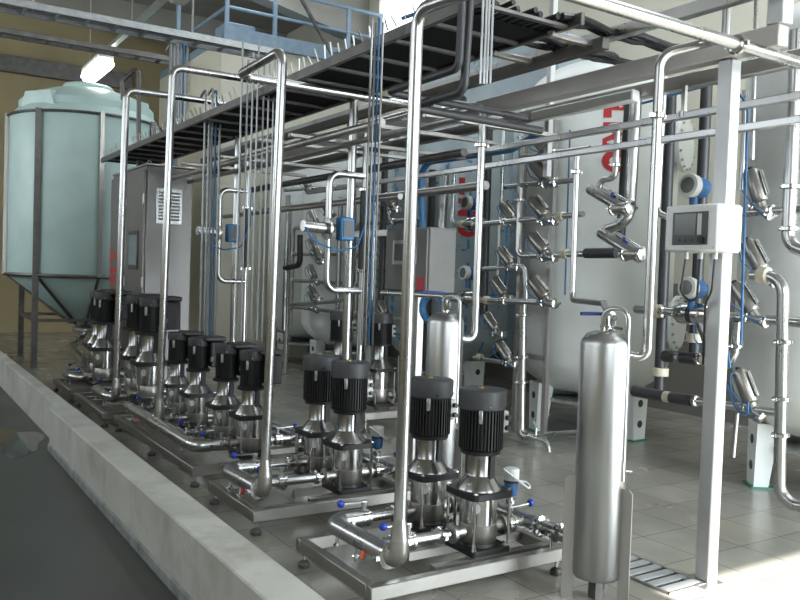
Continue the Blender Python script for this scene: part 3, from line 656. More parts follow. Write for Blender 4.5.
# ------------------------------------------------------------------ white pressure tanks
def white_tank(cx, cy, label, letters, surf=FRP, face=16, R=.8, flanges=False, foot_a=None):
    C0 = V((cx, cy, 0))
    t = thing('pressure_tank', label, 'tank', C0)
    zb, zt = .80, 3.45
    prof = [(r*R/.8, z) for r, z in [(.0, .40), (.25, .405), (.5, .47), (.68, .6), (.77, .72), (.8, zb)]]
    prof += [(R, zt)]+[(R*math.cos(a), zt+.46*math.sin(a)) for a in [PI/2*i/9 for i in range(1, 10)]]
    MB().lathe(prof, C0, n=64).build('tank_shell', surf, t, 30)
    MB().lathe([(.50, .38), (.53, .36), (.53, .33), (.46, .33)], C0, n=40).build('bottom_ring', GALV, t)
    MB().lathe([(.16, 3.88), (.16, 3.97), (.13, 4.0), (.0, 4.0)], C0, n=20).build('top_nozzle', PVC, t)
    tw = V((-cx, -cy, 0)).normalized(); rt = V((-tw.y, tw.x, 0)); rt = rt if rt.x > 0 else -rt
    for a in (foot_a or (-62, 40, 160)):
        d = rt*math.sin(math.radians(a))+tw*math.cos(math.radians(a)); n = V((-d.y, d.x, 0))
        p = C0+d*.8*R
        ring = [(-.12, .52), (-.09, .012), (.09, .012), (.12, .52)]
        lg = MB().prism(ring, p, n, (0, 0, 1), d*.012)
        for sg in (-1, 1):
            lg.prism([(0, .70), (0, .02), (-.07, .02), (-.13, .70)], p+n*0+V((0, 0, 0))+n*0, d, (0, 0, 1), n*.008) if 0 else lg.add([p+n*(sg*.12)+V((0, 0, .52)), p+n*(sg*.09)+V((0, 0, .012)), p+n*(sg*.09)-d*.1+V((0, 0, .012)), p+n*(sg*.12)-d*.16+V((0, 0, .52)), p+n*(sg*.112)+V((0, 0, .52)), p+n*(sg*.082)+V((0, 0, .012)), p+n*(sg*.082)-d*.1+V((0, 0, .012)), p+n*(sg*.112)-d*.16+V((0, 0, .52))],
                [(0, 1, 2, 3), (4, 7, 6, 5), (0, 4, 5, 1), (1, 5, 6, 2), (2, 6, 7, 3), (3, 7, 4, 0)])
        lg = lg.build('leg', FRP, t)
        for z in (.17, .38): MB().lathe([(.0, -.001), (.038, -.001), (.038, .003), (.0, .003)], p+d*.012+V((0, 0, z)), d, 18).build('leg_hole', CAPM, lg)
        MB().box(p-d*.05+V((0, 0, .007)), (.17, .22, .014), Matrix.Rotation(math.atan2(d.y, d.x), 3, 'Z')).build('foot_pad', GREENP, lg)
    if letters:
        for (ch, zc, h, wd) in letters:
            b = MB(); vs = []
            for pl in strokes(ch):
                # letter turned a quarter left: its across axis runs up the tank, its top points left
                m = 4; top = []; n = len(pl)
                uv = [(p[0], p[1]) for p in pl]
                q = []
                for i in range(n):
                    p0, p1 = uv[i], uv[(i+1) % n]
                    for j in range(m): q.append((p0[0]+(p1[0]-p0[0])*j/m, p0[1]+(p1[1]-p0[1])*j/m))
                ou = []; inn = []
                for (u, v) in q:
                    s_ = (.5-v)*wd; th = math.radians(face)+s_/R
                    d = rt*math.sin(th)+tw*math.cos(th); z = zc+(u-.5)*h
                    ou.append(C0+d*(R+.005)+V((0, 0, z))); inn.append(C0+d*(R-.02)+V((0, 0, z)))
                k = len(ou)
                b.add(ou+inn, [tuple(range(k)), tuple(reversed(range(k, 2*k)))]+[(i, k+i, k+(i+1) % k, (i+1) % k) for i in range(k)])
            b.build('red_letter', REDP, t)
    if flanges:
        for z in (3.0, 1.2):
            d = rt*.93+tw*.36; d.normalize(); p = C0+d*(R-.04)+V((0, 0, z))
            f = MB().lathe([(.2, 0), (.2, .10), (.27, .10), (.28, .11), (.28, .14), (.24, .15), (.0, .16)], p, d, 32).build('hand_hole_flange', FRP, t)
            x, y = frame(d)
            for i in range(16):
                a = 2*PI*i/16; MB().lathe([(.013, .14), (.013, .165), (.0, .167)], p+(x*math.cos(a)+y*math.sin(a))*.255, d, 6).build('flange_bolt', GALV, f)
    return t
L3 = lambda z: [('T', z, .21, .27), ('M', z-.26, .22, .27), ('O', z-.52, .22, .27)]
white_tank(6.45, 6.2, 'large white pressure tank with red letters behind the foreground vessel', L3(3.285), FRP, 11, flanges=True, foot_a=(-62, 50, 170))
white_tank(6.42, 3.5, 'large pale grey pressure tank cut by the right edge of the view', None, FRP, foot_a=(-68, 40, 160), flanges=False)
white_tank(6.45, 8.85, 'pressure tank with red letters glimpsed behind the valves in the middle', L3(2.72), FILM, 16)
white_tank(6.45, 11.5, 'pressure tank in the shade behind the small grey control box', None)
white_tank(6.45, 14.1-.95+.9-.2, 'farthest pressure tank of the row, seen between the riser pipes', None, R=.8) if 0 else white_tank(6.4, 13.0, 'farthest white pressure tank of the row, seen low between the riser pipes', None, R=.62)
# film-covered cladding behind the tanks
tag(MB().bb((7.55, 8.05, .55), (8.3, 11.2, 4.9), .02).build('cladding_panel', FILM), 'tall sheet-metal cladding still under its blue-printed protective film, behind the tanks', 'panel')

# ------------------------------------------------------------------ overhead rack
RX = 3.758
t = thing('rack_post', 'square stainless post carrying the white control box, right foreground', 'post', (RX, 2.72, 0))
MB().bar((RX+.03, 2.74, .006), (RX+.03, 2.74, 2.79), .085, .085, .006).build('post', POSTM, t)
MB().bb((RX-.08, 2.66, 0), (RX+.08, 2.82, .008)).build('foot_plate', SHEET, t)
t = thing('rack_beam', 'long square steel beam on the post, running back under the trays', 'beam', (RX, 5.5, 2.79))
MB().bb((RX-.045, 2.42, 2.79), (RX+.045, 9.6, 2.90), .006).build('beam', BEAMM, t)
MB().bb((RX-.045, 2.40, 2.90), (RX+.045, 2.49, 3.12), .006).build('upright_stub', POSTM, t)
tag(MB().bb((RX-.03, 2.40, 3.12), (6.9, 2.48, 3.19), .006).build('cross_beam', POSTM), 'bright cross beam leaving the top of the stub towards the right', 'beam')
tag(MB().bb((RX+.5, 2.2, 2.83), (RX+.57, 9.5, 2.92), .006).build('rack_rail', SHEET), 'steel rail running just behind and above the main beam', 'rail')
tag(MB().bb((RX-.16, 2.1, 3.02), (RX-.10, 10.5, 3.09), .004).build('rack_rail', STEEL), 'upper steel rail ending near the beam stub at top right', 'rail')
tag(MB().bb((3.52, 3.4, 2.95), (3.58, 10.4, 3.02), .004).build('rack_rail', DARKST), 'dark side rail of the pipe rack over the front pumps', 'rail')
tag(MB().bb((RX+.42, 3.75, 2.80), (RX+.5, 4.75, 2.875), .01).build('bright_patch_box', WHITEP), 'short white box added for the bright patch under the steel beam', 'cable duct')  # white box added to stand for a bright patch below the beam
for i, (x, z, lab) in enumerate(((4.2, 2.642, 'upper of the two thin parallel rails passing behind the right-hand post'), (4.2, 2.512, 'lower of the two thin parallel rails passing behind the right-hand post'))):
    tag(MB().bar((x, 1.9, z), (x, 8.6, z), .045, .045, .006).build('pipe_rail', STEEL), lab, 'rail')
tag(MB().bar((4.2, 3.35, 2.64), (4.2, 3.35, 2.83), .025, .025).cyl((4.2, 3.35, 2.63), (4.2, 3.35, 2.67), .03, n=10).build('rail_hanger', STEEL), 'short hanger tying the two thin rails to the beam', 'hanger')
# cross tubes of the rack, near to far
for i, y in enumerate((3.5, 4.02, 4.75, 5.45, 6.1, 6.75, 7.9, 8.9)):
    x0, x1 = (3.2, 3.2, 3.2, 3.1, 2.8, 2.8, 2.8, 2.8)[i], (3.6, 3.62, 4.5, 4.4, 4.6, 4.6, 4.5, 4.3)[i]; z = (2.995, 2.995, 2.72, 2.74, 2.70, 2.74, 2.72, 2.74)[i]
    nm = ('nearest', 'second', 'third', 'fourth', 'fifth', 'sixth', 'seventh', 'farthest')[i]
    tag(MB().bar((x0, y, z), (x1, y, z), .045, .035, .005).build('cross_tube', SHEET), '%s steel cross tube under the cable tray, counted from the camera' % nm, 'tube', 'cross tubes of the pipe rack')
# long pipes lying on the rack
for i, (x, z, y0, y1, r, m, lab) in enumerate((
    (2.95, 2.655, 4.9, 10.5, .03, DULL, 'long pipe under the left side of the rack'), (3.2, 2.64, 4.3, 10.2, .024, DULL, 'thin long pipe under the middle of the rack'),
    (4.05, 2.62, 5.4, 10.0, .035, DARKST, 'dark long pipe under the right side of the rack'), (3.42, 2.83, 4.9, 11.0, .035, STEEL, 'long pipe above the cross tubes of the rack'),
    (4.45, 2.40, 5.6, 10.5, .04, DULL, 'low long pipe behind the thin rails'), (3.95, 2.30, 6.2, 11.0, .028, DULL, 'low thin pipe far back under the rack'))):
    tag(MB().cyl((x, y0, z), (x, y1, z), r, n=14).build('rack_pipe', m), lab, 'pipe')

# cable tray full of cables, seen from below
def tray(name, lab, x0, x1, y0, y1, z, h, rungs, cables, axis='y', m=DARKST, ties=0):
    t = thing(name, lab, 'cable tray', ((x0+x1)/2, (y0+y1)/2, z))
    if axis == 'y':
        for x in (x0, x1):
            MB().bb((x-.015, y0, z), (x+.015, y1, z+h), .004).build('side_rail', m, t)
        n = int((y1-y0)/rungs)
        MB().bb((x0, y0+.3, z+.024), (x1, y1, z+.028)).build('tray_base', TRAYB, t)
        for i in range(n): MB().bb((x0, y0+.1+i*rungs, z+.004), (x1, y0+.135+i*rungs, z+.022)).build('rung', m, t)
    else:
        for y in (y0, y1):
            MB().bb((x0, y-.015, z), (x1, y+.015, z+h), .004).build('side_rail', m, t)
        n = int((x1-x0)/rungs)
        for i in range(n): MB().bb((x0+.1+i*rungs, y0, z+.004), (x0+.135+i*rungs, y1, z+.022)).build('rung', m, t)
    if ties:
        b = MB()
        for i in range(ties):
            y = y0+.15+(y1-y0-.3)*i/ties
            b.bar((x0-.02, y, z+h), (x0-.03+random.uniform(-.03, .01), y+random.uniform(-.02, .02), z+h+random.uniform(.05, .09)), .008, .008)
        tag(b.build('cable_ties', GALV, t), kind='stuff')
    return t
tray('cable_tray', 'wide dark cable tray running back over the pumps, full of black cables', 2.60, 3.24, 3.28, 11.8, 3.0, .07, .42, 0, ties=80)
for i in range(11):
    x = 2.66+i*.053; pts = [(x+random.uniform(-.012, .012), 3.36+.04*(i % 3)+j*.9, 3.045+random.uniform(0, .012)) for j in range(10)]
    tag(MB().sweep(pts, random.uniform(.012, .02), 8).build('power_cable', CABLEB if i % 4 else PVC), 'black power cable lying in the wide dark tray', 'cable', 'black cables in the wide tray')
tag(MB().sweep([(2.585+.01*math.sin(j), 3.2+j*.3, 3.10+.008*math.cos(2*j)) for j in range(4)], .012, 8).build('air_hose', HOSE), 'blue air hose along the upper edge of the wide tray', 'hose')
tray('cable_tray', 'second dark cable tray under the rack, beside the steel beam', 3.86, 4.2, 5.5, 11.6, 2.95, .06, .5, 0)
# upper tray towards the roof at the far left (across the hall)
tray('cable_tray', 'galvanised cable tray crossing the hall at the upper left', -2.5, 3.9, 8.95, 9.25, 4.12, .075, .3, 0, 'x', CONDM)
for i in range(4):
    tag(MB().sweep([(-2.5+j*.8, 9.0+i*.06, 4.165+random.uniform(0, .01)) for j in range(9)], .016, 8).build('tray_cable', CABLE), 'grey cable lying in the upper left tray', 'cable', 'cables in the upper left tray')
tray('cable_tray', 'lower perforated cable tray crossing the hall at the upper left', -2.5, 3.1, 10.0, 10.2, 4.10, .06, .25, 0, 'x', DARKST)
for i, x in enumerate((1.3, 2.95)): tag(MB().cyl((x, 9.1, 4.14), (x, 9.1, 7.3), .012, n=8).build('tray_hanger', GALV), 'thin hanger rod of the upper left tray, %s one' % ('left', 'right')[i], 'rod')
# lighting trunking with one lit fitting above the pale tank
tx, tz = 3.06, 5.0
t = thing('light_trunking', 'steel trunking hanging from the roof towards the lit lamp', 'trunking', (tx, 12, tz))
MB().bb((tx-.04, 8.6, tz), (tx+.04, 15.4, tz+.07), .004).build('channel', GALV, t)
for y in (9.2, 12.2, 15.0): MB().cyl((tx, y, tz+.07), (tx, y, 7.36), .008, n=8).build('hanger', GALV, t)
t = thing('strip_lamp', 'lit fluorescent lamp hanging above the pale tank', 'lamp', (tx, 14.3, tz-.2))
MB().bb((tx-.12, 13.75, tz-.07), (tx+.12, 15.05, tz-.005), .01).build('housing', WHITEP, t)
MB().prism([(-.11, 0), (.11, 0), (.14, -.1), (.09, -.17), (-.09, -.17), (-.14, -.1)], (tx, 13.8, tz-.07), (1, 0, 0), (0, 0, 1), (0, 1.2, 0)).build('lamp_tube', TUBE, t)
t = thing('strip_lamp', 'unlit fluorescent lamp at the top edge above the tray', 'lamp', (tx, 9.6, tz-.2))
MB().bb((tx-.12, 8.5, tz-.07), (tx+.12, 10.1, tz-.005), .01).build('housing', GALV, t)
MB().prism([(-.11, 0), (.11, 0), (.13, -.06), (.08, -.11), (-.08, -.11), (-.13, -.06)], (tx, 8.55, tz-.07), (1, 0, 0), (0, 0, 1), (0, 1.5, 0)).build('diffuser', DIFF, t)

# mezzanine deck and blue railing far behind
t = thing('mezzanine_railing', 'blue-grey guard railing of the mezzanine at the top of the view', 'railing', (6.7, 13.7, 5.75))
zt, zm, zd = 6.60, 6.14, 5.75
MB().cyl((4.4, 13.72, zt), (8.2, 13.72, zt), .035).build('top_rail', RAILB, t)
MB().pipe([(5.05, 17.0, zm), (5.05, 13.72, zm), (8.2, 13.72, zm)], .03, .06).build('mid_rail', RAILB, t)
for x in (5.05, 5.95, 7.45, 8.15): MB().bar((x, 13.72, zd), (x, 13.72, zt), .07, .05).build('railing_post', RAILB, t)
MB().bar((4.75, 15.5, 3.0), (4.75, 15.5, zt), .07, .07).build('railing_post', RAILB, t)
MB().bb((5.0, 13.68, zd-.2), (8.3, 13.76, zd+.05)).build('toe_board', RAILB, t)
tag(MB().bb((5.0, 13.8, 5.55), (8.38, 17.5, 5.7)).build('mezzanine_deck', RAILB), 'blue-grey deck edge of the mezzanine under its railing', 'deck')
tag(MB().bb((5.15, 14.0, 5.76), (5.7, 14.6, 5.98), .02).build('storage_box', RAILB), 'pale blue box standing on the mezzanine behind the railing', 'box')
tag(MB().bar((6.0, 13.3, 6.75), (6.9, 13.3, 5.55), .05, .05).bar((6.9, 13.3, 5.55), (8.3, 13.3, 6.15), .05, .05).build('roof_brace', DARKST), 'dark bent brace hanging in front of the mezzanine', 'brace')

# dark pipes dropping from the roof into the rack
pipe_thing('drop_pipe', 'dark pipe dropping from the roof and turning back under the tray, left of two', 'pipe', [at(465, -60, X=2.44), at(459, 68, X=2.44), V((2.44, 4.0, at(459, 68, X=2.44).z-.005)), V((3.5, 4.02, at(459, 68, X=2.44).z-.01))], .021, PVC, bend=.05)
pipe_thing('drop_pipe', 'dark pipe dropping from the roof and turning back under the tray, right of two', 'pipe', [at(474, -60, X=2.5), at(464, 91, X=2.5), V((2.5, 3.85, at(464, 91, X=2.5).z-.005)), V((3.5, 3.87, at(464, 91, X=2.5).z-.01))], .023, PVC, bend=.05)

# ------------------------------------------------------------------ bundles of thin conduits
def bundle(where, cols, Y, ytop, ybot, x0, dx, r=.0095, grp='x', hook=.14, topX=None):
    for i, m in enumerate(cols):
        p = at(x0+dx*i, ytop[i % len(ytop)], Y=Y+.03*i); q = at(x0+dx*i-(ybot-ytop[i % len(ytop)])*.034, ybot, Y=Y+.03*i)
        b = V((p.x, p.y, q.z))
        top = p+V((0, 0, .012))
        if topX: p = at(x0+dx*i, ytop[i % len(ytop)], X=topX); b = q
        tag(MB().pipe(([p+V((.0, hook, -.04)), top, b] if hook else [p, b]), r*(.8 if m is HOSE else 1), .03, 8).build('conduit', m), 'thin %s conduit dropping from the tray %s' % ({HOSE: 'blue', CONDM: 'steel', CABLE: 'grey', CABLEB: 'black'}[m], where), 'conduit', grp)
bundle('behind the third riser pipe', [CONDM, CABLE, CABLE, CONDM, HOSE, CONDM], 8.9, (44, 46), 138, 171, 3.3, .014, 'conduits behind the third riser')
bundle('left of the leftmost bypass pipe', [CONDM, CONDM, CABLE, HOSE, CONDM], 7.7, (90, 118, 88), 335, 206, 3.6, .012, 'conduits left of the far bypass pipe')
bundle('behind the second riser pipe', [CONDM, CABLE, CONDM, CONDM, CABLE, CONDM, CONDM], 6.1, (40, 60, 52), 340, 243, 5.4, .008, 'conduits behind the second riser', 0)
bundle('in the centre, behind the front pumps', [CONDM, CONDM, HOSE, CONDM], 4.95, (18, 22), 345, 372.5, 3.6, .0075, 'conduits in the centre of the rack', 0, 2.48)
bundle('at the top of the vessel pipe', [CONDM, CONDM, CONDM, CONDM], 3.02, (-20, -10), 84, 484, 3.2, .006, 'conduits above the vessel pipe', 0)

# ------------------------------------------------------------------ bypass stations with flow meter
def station(lab, X, xm, ytop, ybot, y0, y1, xl, dk0, dk1, act):
    """steel upright xm, with a C-shaped bypass to its left between y0 and y1 and a dark hose section"""
    m0 = at(xm, ybot, X=X); Yp = m0.y; D0 = m0
    t = thing('bypass_station', lab, 'pipe', (X, Yp, m0.z))
    up = lambda y, dy=0: V((X, Yp+dy, at(xm, y, X=X).z))
    MB().cyl(up(ybot), up(ytop), .036, n=14).build('main_pipe', STEEL, t)
    o = V((.10, -.05, 0))
    MB().cyl(up(ytop+40)+o, up(dk0)+o, .024, n=12).build('side_pipe', STEEL, t)
    MB().cyl(up(dk0)+o, up(dk1)+o, .034, n=14).build('hose_section', PVC, t)
    MB().cyl(up(dk1)+o, up(ybot)+o, .026, n=12).build('side_pipe', STEEL, t)
    for y in (dk0, dk1): clamp_mb(up(y)+o, V((0, 0, 1)), .026).build('clamp', POLISH, t)
    f = (Yp-0)/1.0
    L = at(xl, (y0+y1)/2, Y=Yp-.05); lx = L.x
    MB().pipe([up(y0)+o, V((lx, Yp-.05, up(y0).z)), V((lx, Yp-.05, up(y1).z)), up(y1)+o], .028, .09, 14, 8).build('bypass_pipe', STEEL, t)
    zc = (up(y0).z+up(y1).z)/2+.02
    if act:
        MB().cyl((lx+.0, Yp-.1, zc), (lx-.26, Yp-.12, zc+.01), .045, n=18).lathe([(.03, 0), (.09, .004), (.09, .022), (.03, .026)], (lx-.05, Yp-.1, zc), (1, 0, 0), 20).build('actuator', STEEL, t)
        MB().bb((lx+.06, Yp-.16, zc-.09), (lx+.19, Yp-.06, zc+.10), .012).build('flow_meter', METERB, t)
        MB().bb((lx+.082, Yp-.168, zc-.06), (lx+.168, Yp-.16, zc+.07)).build('meter_window', PANELD, t)
        MB().pipe([(lx-.26, Yp-.16, zc), (lx-.2, Yp-.18, zc-.1), (lx+.0, Yp-.2, zc-.18), (lx+.2, Yp-.18, zc-.14), (lx+.32, Yp-.12, zc+.1), (lx+.34, Yp-.06, zc+.5)], .008, .1, 8).build('blue_hose', HOSE, t)
station('pipe station with C-shaped bypass and blue meter, right of the second riser pipe', 3.3, 345, 95, 385, 177, 290, 328, 190, 270, True)
station('pipe station with C-shaped bypass, farther back left of the second riser pipe', 3.25, 232, 110, 372, 192, 281, 219, 208, 268, True)

# ------------------------------------------------------------------ grey control box in the middle
def grey_box():
    X = 3.62; a = at(388, 229, X=X); b = at(430, 229, X=X); z0 = at(428, 293, X=X).z
    t = thing('control_box', 'grey steel control box with window hanging behind the front riser pipe', 'control box', (X, (a.y+b.y)/2, z0))
    MB().bb((X, b.y, z0), (X+.26, a.y, a.z), .008).build('body', GREYBOX, t)
    d = MB().bb((X-.02, b.y+.01, z0+.01), (X, a.y-.01, a.z-.01), .005).build('door', GREYBOX, t)
    MB().bb((X-.028, b.y+.13, z0+.22), (X-.02, a.y-.13, a.z-.1)).build('window_frame', GALV, d)
    MB().bb((X-.031, b.y+.16, z0+.25), (X-.027, a.y-.16, a.z-.13)).build('window_pane', GLASSD, d)
    MB().bb((X-.024, b.y+.03, z0+.02), (X-.019, b.y+.13, z0+.12)).build('red_sticker', REDP, d)
    MB().bar((X+.13, (a.y+b.y)/2, 0.0), (X+.13, (a.y+b.y)/2, z0), .06, .06).build('stand', SHEET, t)
    MB().bar((X+.02, a.y, a.z-.03), (X+.02, a.y+1.1, a.z-.03), .05, .05).build('arm', GALV, t)
    tag(MB().torus((X+.1, b.y+.06, z0-.12), (1, .3, 0), .11, .03, 24, 8).build('hose_coil', HOSE), 'coil of blue hose hanging under the grey control box', 'hose')
grey_box()

# ------------------------------------------------------------------ white control box on the post
def white_box():
    y0, y1, x0, x1, z0, z1 = 2.58, 2.905, 3.53, 3.735, 1.768, 2.012
    t = thing('control_box', 'white control box with dark display on the right-hand post', 'control box', (x0+.1, (y0+y1)/2, z0))
    MB().bb((x0+.03, y0, z0), (x1, y1, z1), .012).build('body', WHITEP, t)
    c = MB().bb((x0, y0+.002, z0+.002), (x0+.028, y1-.002, z1-.002), .008).build('cover', WHITEP, t)
    p = MB().bb((x0-.006, y0+.055, z0+.035), (x0, y1-.055, z1-.04), .002).build('display_panel', PANELD, c)
    MB().bb((x0-.008, y0+.125, z0+.085), (x0-.005, y1-.07, z1-.05)).build('screen', GLASSD, c)
    MB().bb((x0-.008, y0+.09, z0+.085), (x0-.005, y0+.115, z1-.05)).build('scale_strip', LGREY, c)
    for i in range(3): MB().cyl((x0-.010, y1-.10-i*.035, z0+.058), (x0-.005, y1-.10-i*.035, z0+.058), .009, n=10).build('button', CAPM, c)
    MB().cyl((x0-.018, y0+.09, z0+.06), (x0-.005, y0+.09, z0+.06), .018, n=16).build('dial', RUBBER, c)
    for y in (y0+.018, y1-.018):
        for z in (z0+.018, z1-.018): MB().cyl((x0-.003, y, z), (x0, y, z), .007, n=8).build('screw', GALV, c)
    for i, y in enumerate((2.66, 2.75, 2.84)): MB().cyl((x0+.1, y, z0), (x0+.1, y, z0-.035), .014, n=10).build('cable_gland', LGREY, t)
    MB().pipe([(x0+.1, 2.84, z0-.03), (x0+.08, 2.85, z0-.22), (x0+.1, 2.76, z0-.28), (x0+.1, 2.75, z0-.03)], .006, .06, 8).build('cable', CABLEB, t)
    MB().pipe([(x0+.1, 2.66, z0-.03), (x0+.1, 2.67, z0-.2), (x0+.2, 2.78, z0-.27), (x0+.23, 2.8, z0-.6)], .006, .06, 8).build('cable', CABLEB, t)
white_box()

# ------------------------------------------------------------------ valve boards
def make_act_valve():
    """angle-seat valve on a pipe along Y: body at the origin, steel actuator leaning back to +Y"""
    t = thing('actuated_valve', 'valve', 'valve')
    d = V((0, .755, .656)).normalized()
    MB().cyl((0, -.06, 0), (0, .06, 0), .034, n=14).cyl((0, 0, 0), d*.07, .03, n=14).build('body', DULL, t)
    for s in (-1, 1): clamp_mb(V((0, s*.065, 0)), V((0, 1, 0)), .028).build('clamp', POLISH, t)
    a = MB().lathe([(.03, .05), (.046, .06), (.05, .07), (.05, .255), (.046, .27), (.03, .28), (.0, .282)], (0, 0, 0), d, 20).build('actuator', ACTM, t)
    MB().lathe([(.018, .28), (.018, .30), (.0, .302)], (0, 0, 0), d, 10).build('indicator_cap', PVC, a)
    x, y = frame(d); n = -x if x.x > 0 else x
    q = V((0, -d.z, d.y))
    MB().cyl(d*.08+q*.062, d*.25+q*.062, .012, n=10).build('side_tube', POLISH, t)
    MB().pipe([d*.26+V((-.045, 0, 0)), d*.27+V((-.07, .01, -.02)), d*.17+V((-.075, .03, -.05)), V((-.05, .02, -.0)), V((-.03, -.07, -.03))], .004, .05, 8).build('air_hose', HOSE, t)
    return t
P_av = Proto(make_act_valve())
def make_long_valve():
    t = thing('actuated_valve', 'valve', 'valve')
    d = V((0, .90, .44)).normalized(); q = V((0, -d.z, d.y))
    MB().cyl((0, -.09, 0), (0, .07, 0), .045, n=14).cyl((0, .02, 0), d*.1, .04, n=14).build('body', DULL, t)
    for s in (-1, 1): clamp_mb(V((0, s*.08, 0)), V((0, 1, 0)), .036).build('clamp', POLISH, t)
    a = MB().lathe([(.03, -.08), (.04, -.07), (.04, .36), (.034, .375), (.0, .378)], (0, 0, 0), d, 18).build('actuator', STEEL, t)
    MB().cyl(d*-.05+q*.062, d*.24+q*.062, .014, n=10).build('guide_rod', POLISH, a)
    MB().box(d*.12+q*.045, (.03, .03, .05)).build('bracket', BLUE, a)
    return t
P_lv = Proto(make_long_valve())
GV = 'steel angle valves on the pipe boards'
XB = 5.0
def av(x, y, lab, X=XB, sc=1.0, rx=0):
    P_av.put(at(x, y, X=X), lab, (rx, 0, 0), GV, sc)
for x, y, lab in ((550, 155, 'steel angle valve on the topmost pipe of the middle board'), (550, 183, 'steel angle valve second from the top on the middle board'), (549, 221, 'steel angle valve third from the top on the middle board'), (549, 257, 'steel angle valve on the cream-jointed pipe above the white panel'),
                  (549, 303, 'steel angle valve low on the middle board, over the drain pipe')): av(x, y, lab, 5.0, 1.12)
for x, y, lab in ((516, 222, 'steel angle valve on the left column, uppermost'), (514, 268, 'steel angle valve on the left column, second from top'), (508, 299, 'steel angle valve on the left column, third from top'), (512, 364, 'steel angle valve on the left column, lowest'), (499, 334, 'steel angle valve left of the drain pipe, near the vessel')): av(x, y, lab, 5.4, 1.05)
for x, y, lab, rx in ((763, 210, 'steel angle valve right of the post, uppermost', .2), (766, 278, 'steel angle valve right of the post, second from top', 0), (757, 319, 'steel angle valve right of the post, on the long header pipe', -.1), (754, 411, 'steel angle valve right of the post, lowest', .1), (716, 358, 'small steel angle valve tucked behind the post', .1)): av(x, y, lab, 5.0, 1.05, rx+.3)
for x, y, lab in ((622, 208, 'shiny long angle valve under the red letters, upper of two'), (634, 254, 'shiny long angle valve with cream joint, lower of two')): P_lv.put(at(x, y, X=4.6), lab, None, GV)
for x, y, lab in ((330, 215, 'dim angle valve between the second riser and the bypass pipe, upper'), (322, 262, 'dim angle valve between the second riser and the bypass pipe, middle'), (318, 300, 'dim angle valve between the second riser and the bypass pipe, lower'), (395, 210, 'dim angle valve left of the front riser'), (310, 190, 'dim angle valve high behind the bypass pipe')): av(x, y, lab, 4.9, 1.0)

def bp(lab, pts, r, X=XB, m=STEEL, clamps=(), unions=(), bend=None, name='board_pipe', blacks=()):
    """board pipe through photo points in the board plane X; unions are cream joints"""
    P3 = [at(p[0], p[1], X=p[2] if len(p) > 2 else X) for p in pts]
    def ex(t):
        for (x, y) in unions:
            c = at(x, y, X=X); k = min(range(len(P3)-1), key=lambda i: (P3[i]-c).length+(P3[i+1]-c).length-(P3[i+1]-P3[i]).length)
            MB().lathe([(r*1.05, -.035), (r*1.5, -.03), (r*1.5, .03), (r*1.05, .035)], c, P3[k+1]-P3[k], 14).build('union', CREAMP, t)
        for (a, b) in blacks:
            MB().cyl(at(a[0], a[1], X=X), at(b[0], b[1], X=X), r*1.55, n=14).build('rubber_sleeve', PVC, t)
    cl = []
    for (x, y) in clamps:
        c = at(x, y, X=X); k = min(range(len(P3)-1), key=lambda i: (P3[i]-c).length+(P3[i+1]-c).length-(P3[i+1]-P3[i]).length); cl.append((c, P3[k+1]-P3[k]))
    return pipe_thing(name, lab, 'pipe', P3, r, m, cl, bend, extra=ex)
bp('upright pipe of the middle board bending into the pipe above the white panel', [(523, 95), (518, 256), (612, 253)], .028, 5.0, STEEL, [(520, 200)], [(565, 254)], .08, blacks=[((586, 253.3), (617, 253))])
bp('thin upright pipe left of the middle board', [(504, 130), (498, 275)], .02, 5.4)
bp('horizontal pipe with cream joint across the middle board', [(484, 224), (583, 214)], .026, 5.0, STEEL, [(505, 222)], [(561, 216)])
bp('upper horizontal pipe of the middle board', [(505, 187), (577, 180)], .024, 5.0)
bp('topmost horizontal pipe of the middle board', [(520, 158), (590, 148)], .024, 5.0)
bp('cream-jointed pipe turning down on the left column', [(484, 269), (525, 266), (526, 302)], .026, 5.4, STEEL, [], [(512, 267)], .07)
bp('low header pipe running behind the vessel lids', [(452, 299), (556, 303)], .028, 5.2, STEEL, [(505, 301)], [(487, 300)])
bp('upright drain pipe standing left of the white panel', [(523, 302), (521, 435), (531, 437)], .042, 5.3, STEEL, [(522.5, 315), (522, 357), (521.5, 382)], [], .1)
bp('lower cross pipe on the left column', [(474, 358), (520, 365)], .024, 5.4, STEEL, [], [(480, 357)])
bp('thin drain pipe near the floor behind the vessel', [(545, 434), (585, 431)], .02, 5.6)
t = thing('drain_tap', 'drain tap at the foot of the upright pipe beside the tank leg', 'tap', at(536, 438, X=5.25))
c = at(533, 437, X=5.25); MB().cyl(c+V((0, .05, 0)), c+V((0, -.08, 0)), .03, n=12).build('body', POLISH, t)
MB().pipe([c+V((0, -.08, 0)), c+V((0, -.2, -.01)), c+V((0, -.23, -.1))], .022, .07, 12).build('spout', STEEL, t)
MB().cyl(c+V((0, -.04, .02)), c+V((0, -.04, .09)), .01, n=8).bar(c+V((0, -.04, .09)), c+V((0, .0, .15)), .012, .01).build('lever', POLISH, t)
# square-tube frame of the middle board with its white backing sheet
t = thing('valve_rack', 'square-tube frame of the middle valve board with white backing sheet', 'frame', at(540, 360, X=5.6))
XF = 5.62
a, b, c, d = at(556, 120, X=XF), at(556, 360, X=XF), at(524, 358, X=XF), at(526, 120, X=XF)
for p, q in ((a, V((a.x, a.y, 0.0))), (V((XF, a.y, b.z)), V((XF, c.y, b.z))), (V((XF, d.y, a.z)), V((XF, d.y, 0.0)))): MB().bar(p, q, .05, .05).build('frame_tube', SHEET, t)
MB().bb((XF+.03, a.y, at(540, 355, X=XF).z), (XF+.04, c.y, at(540, 255, X=XF).z)).build('backing_sheet', WHITEP, t)
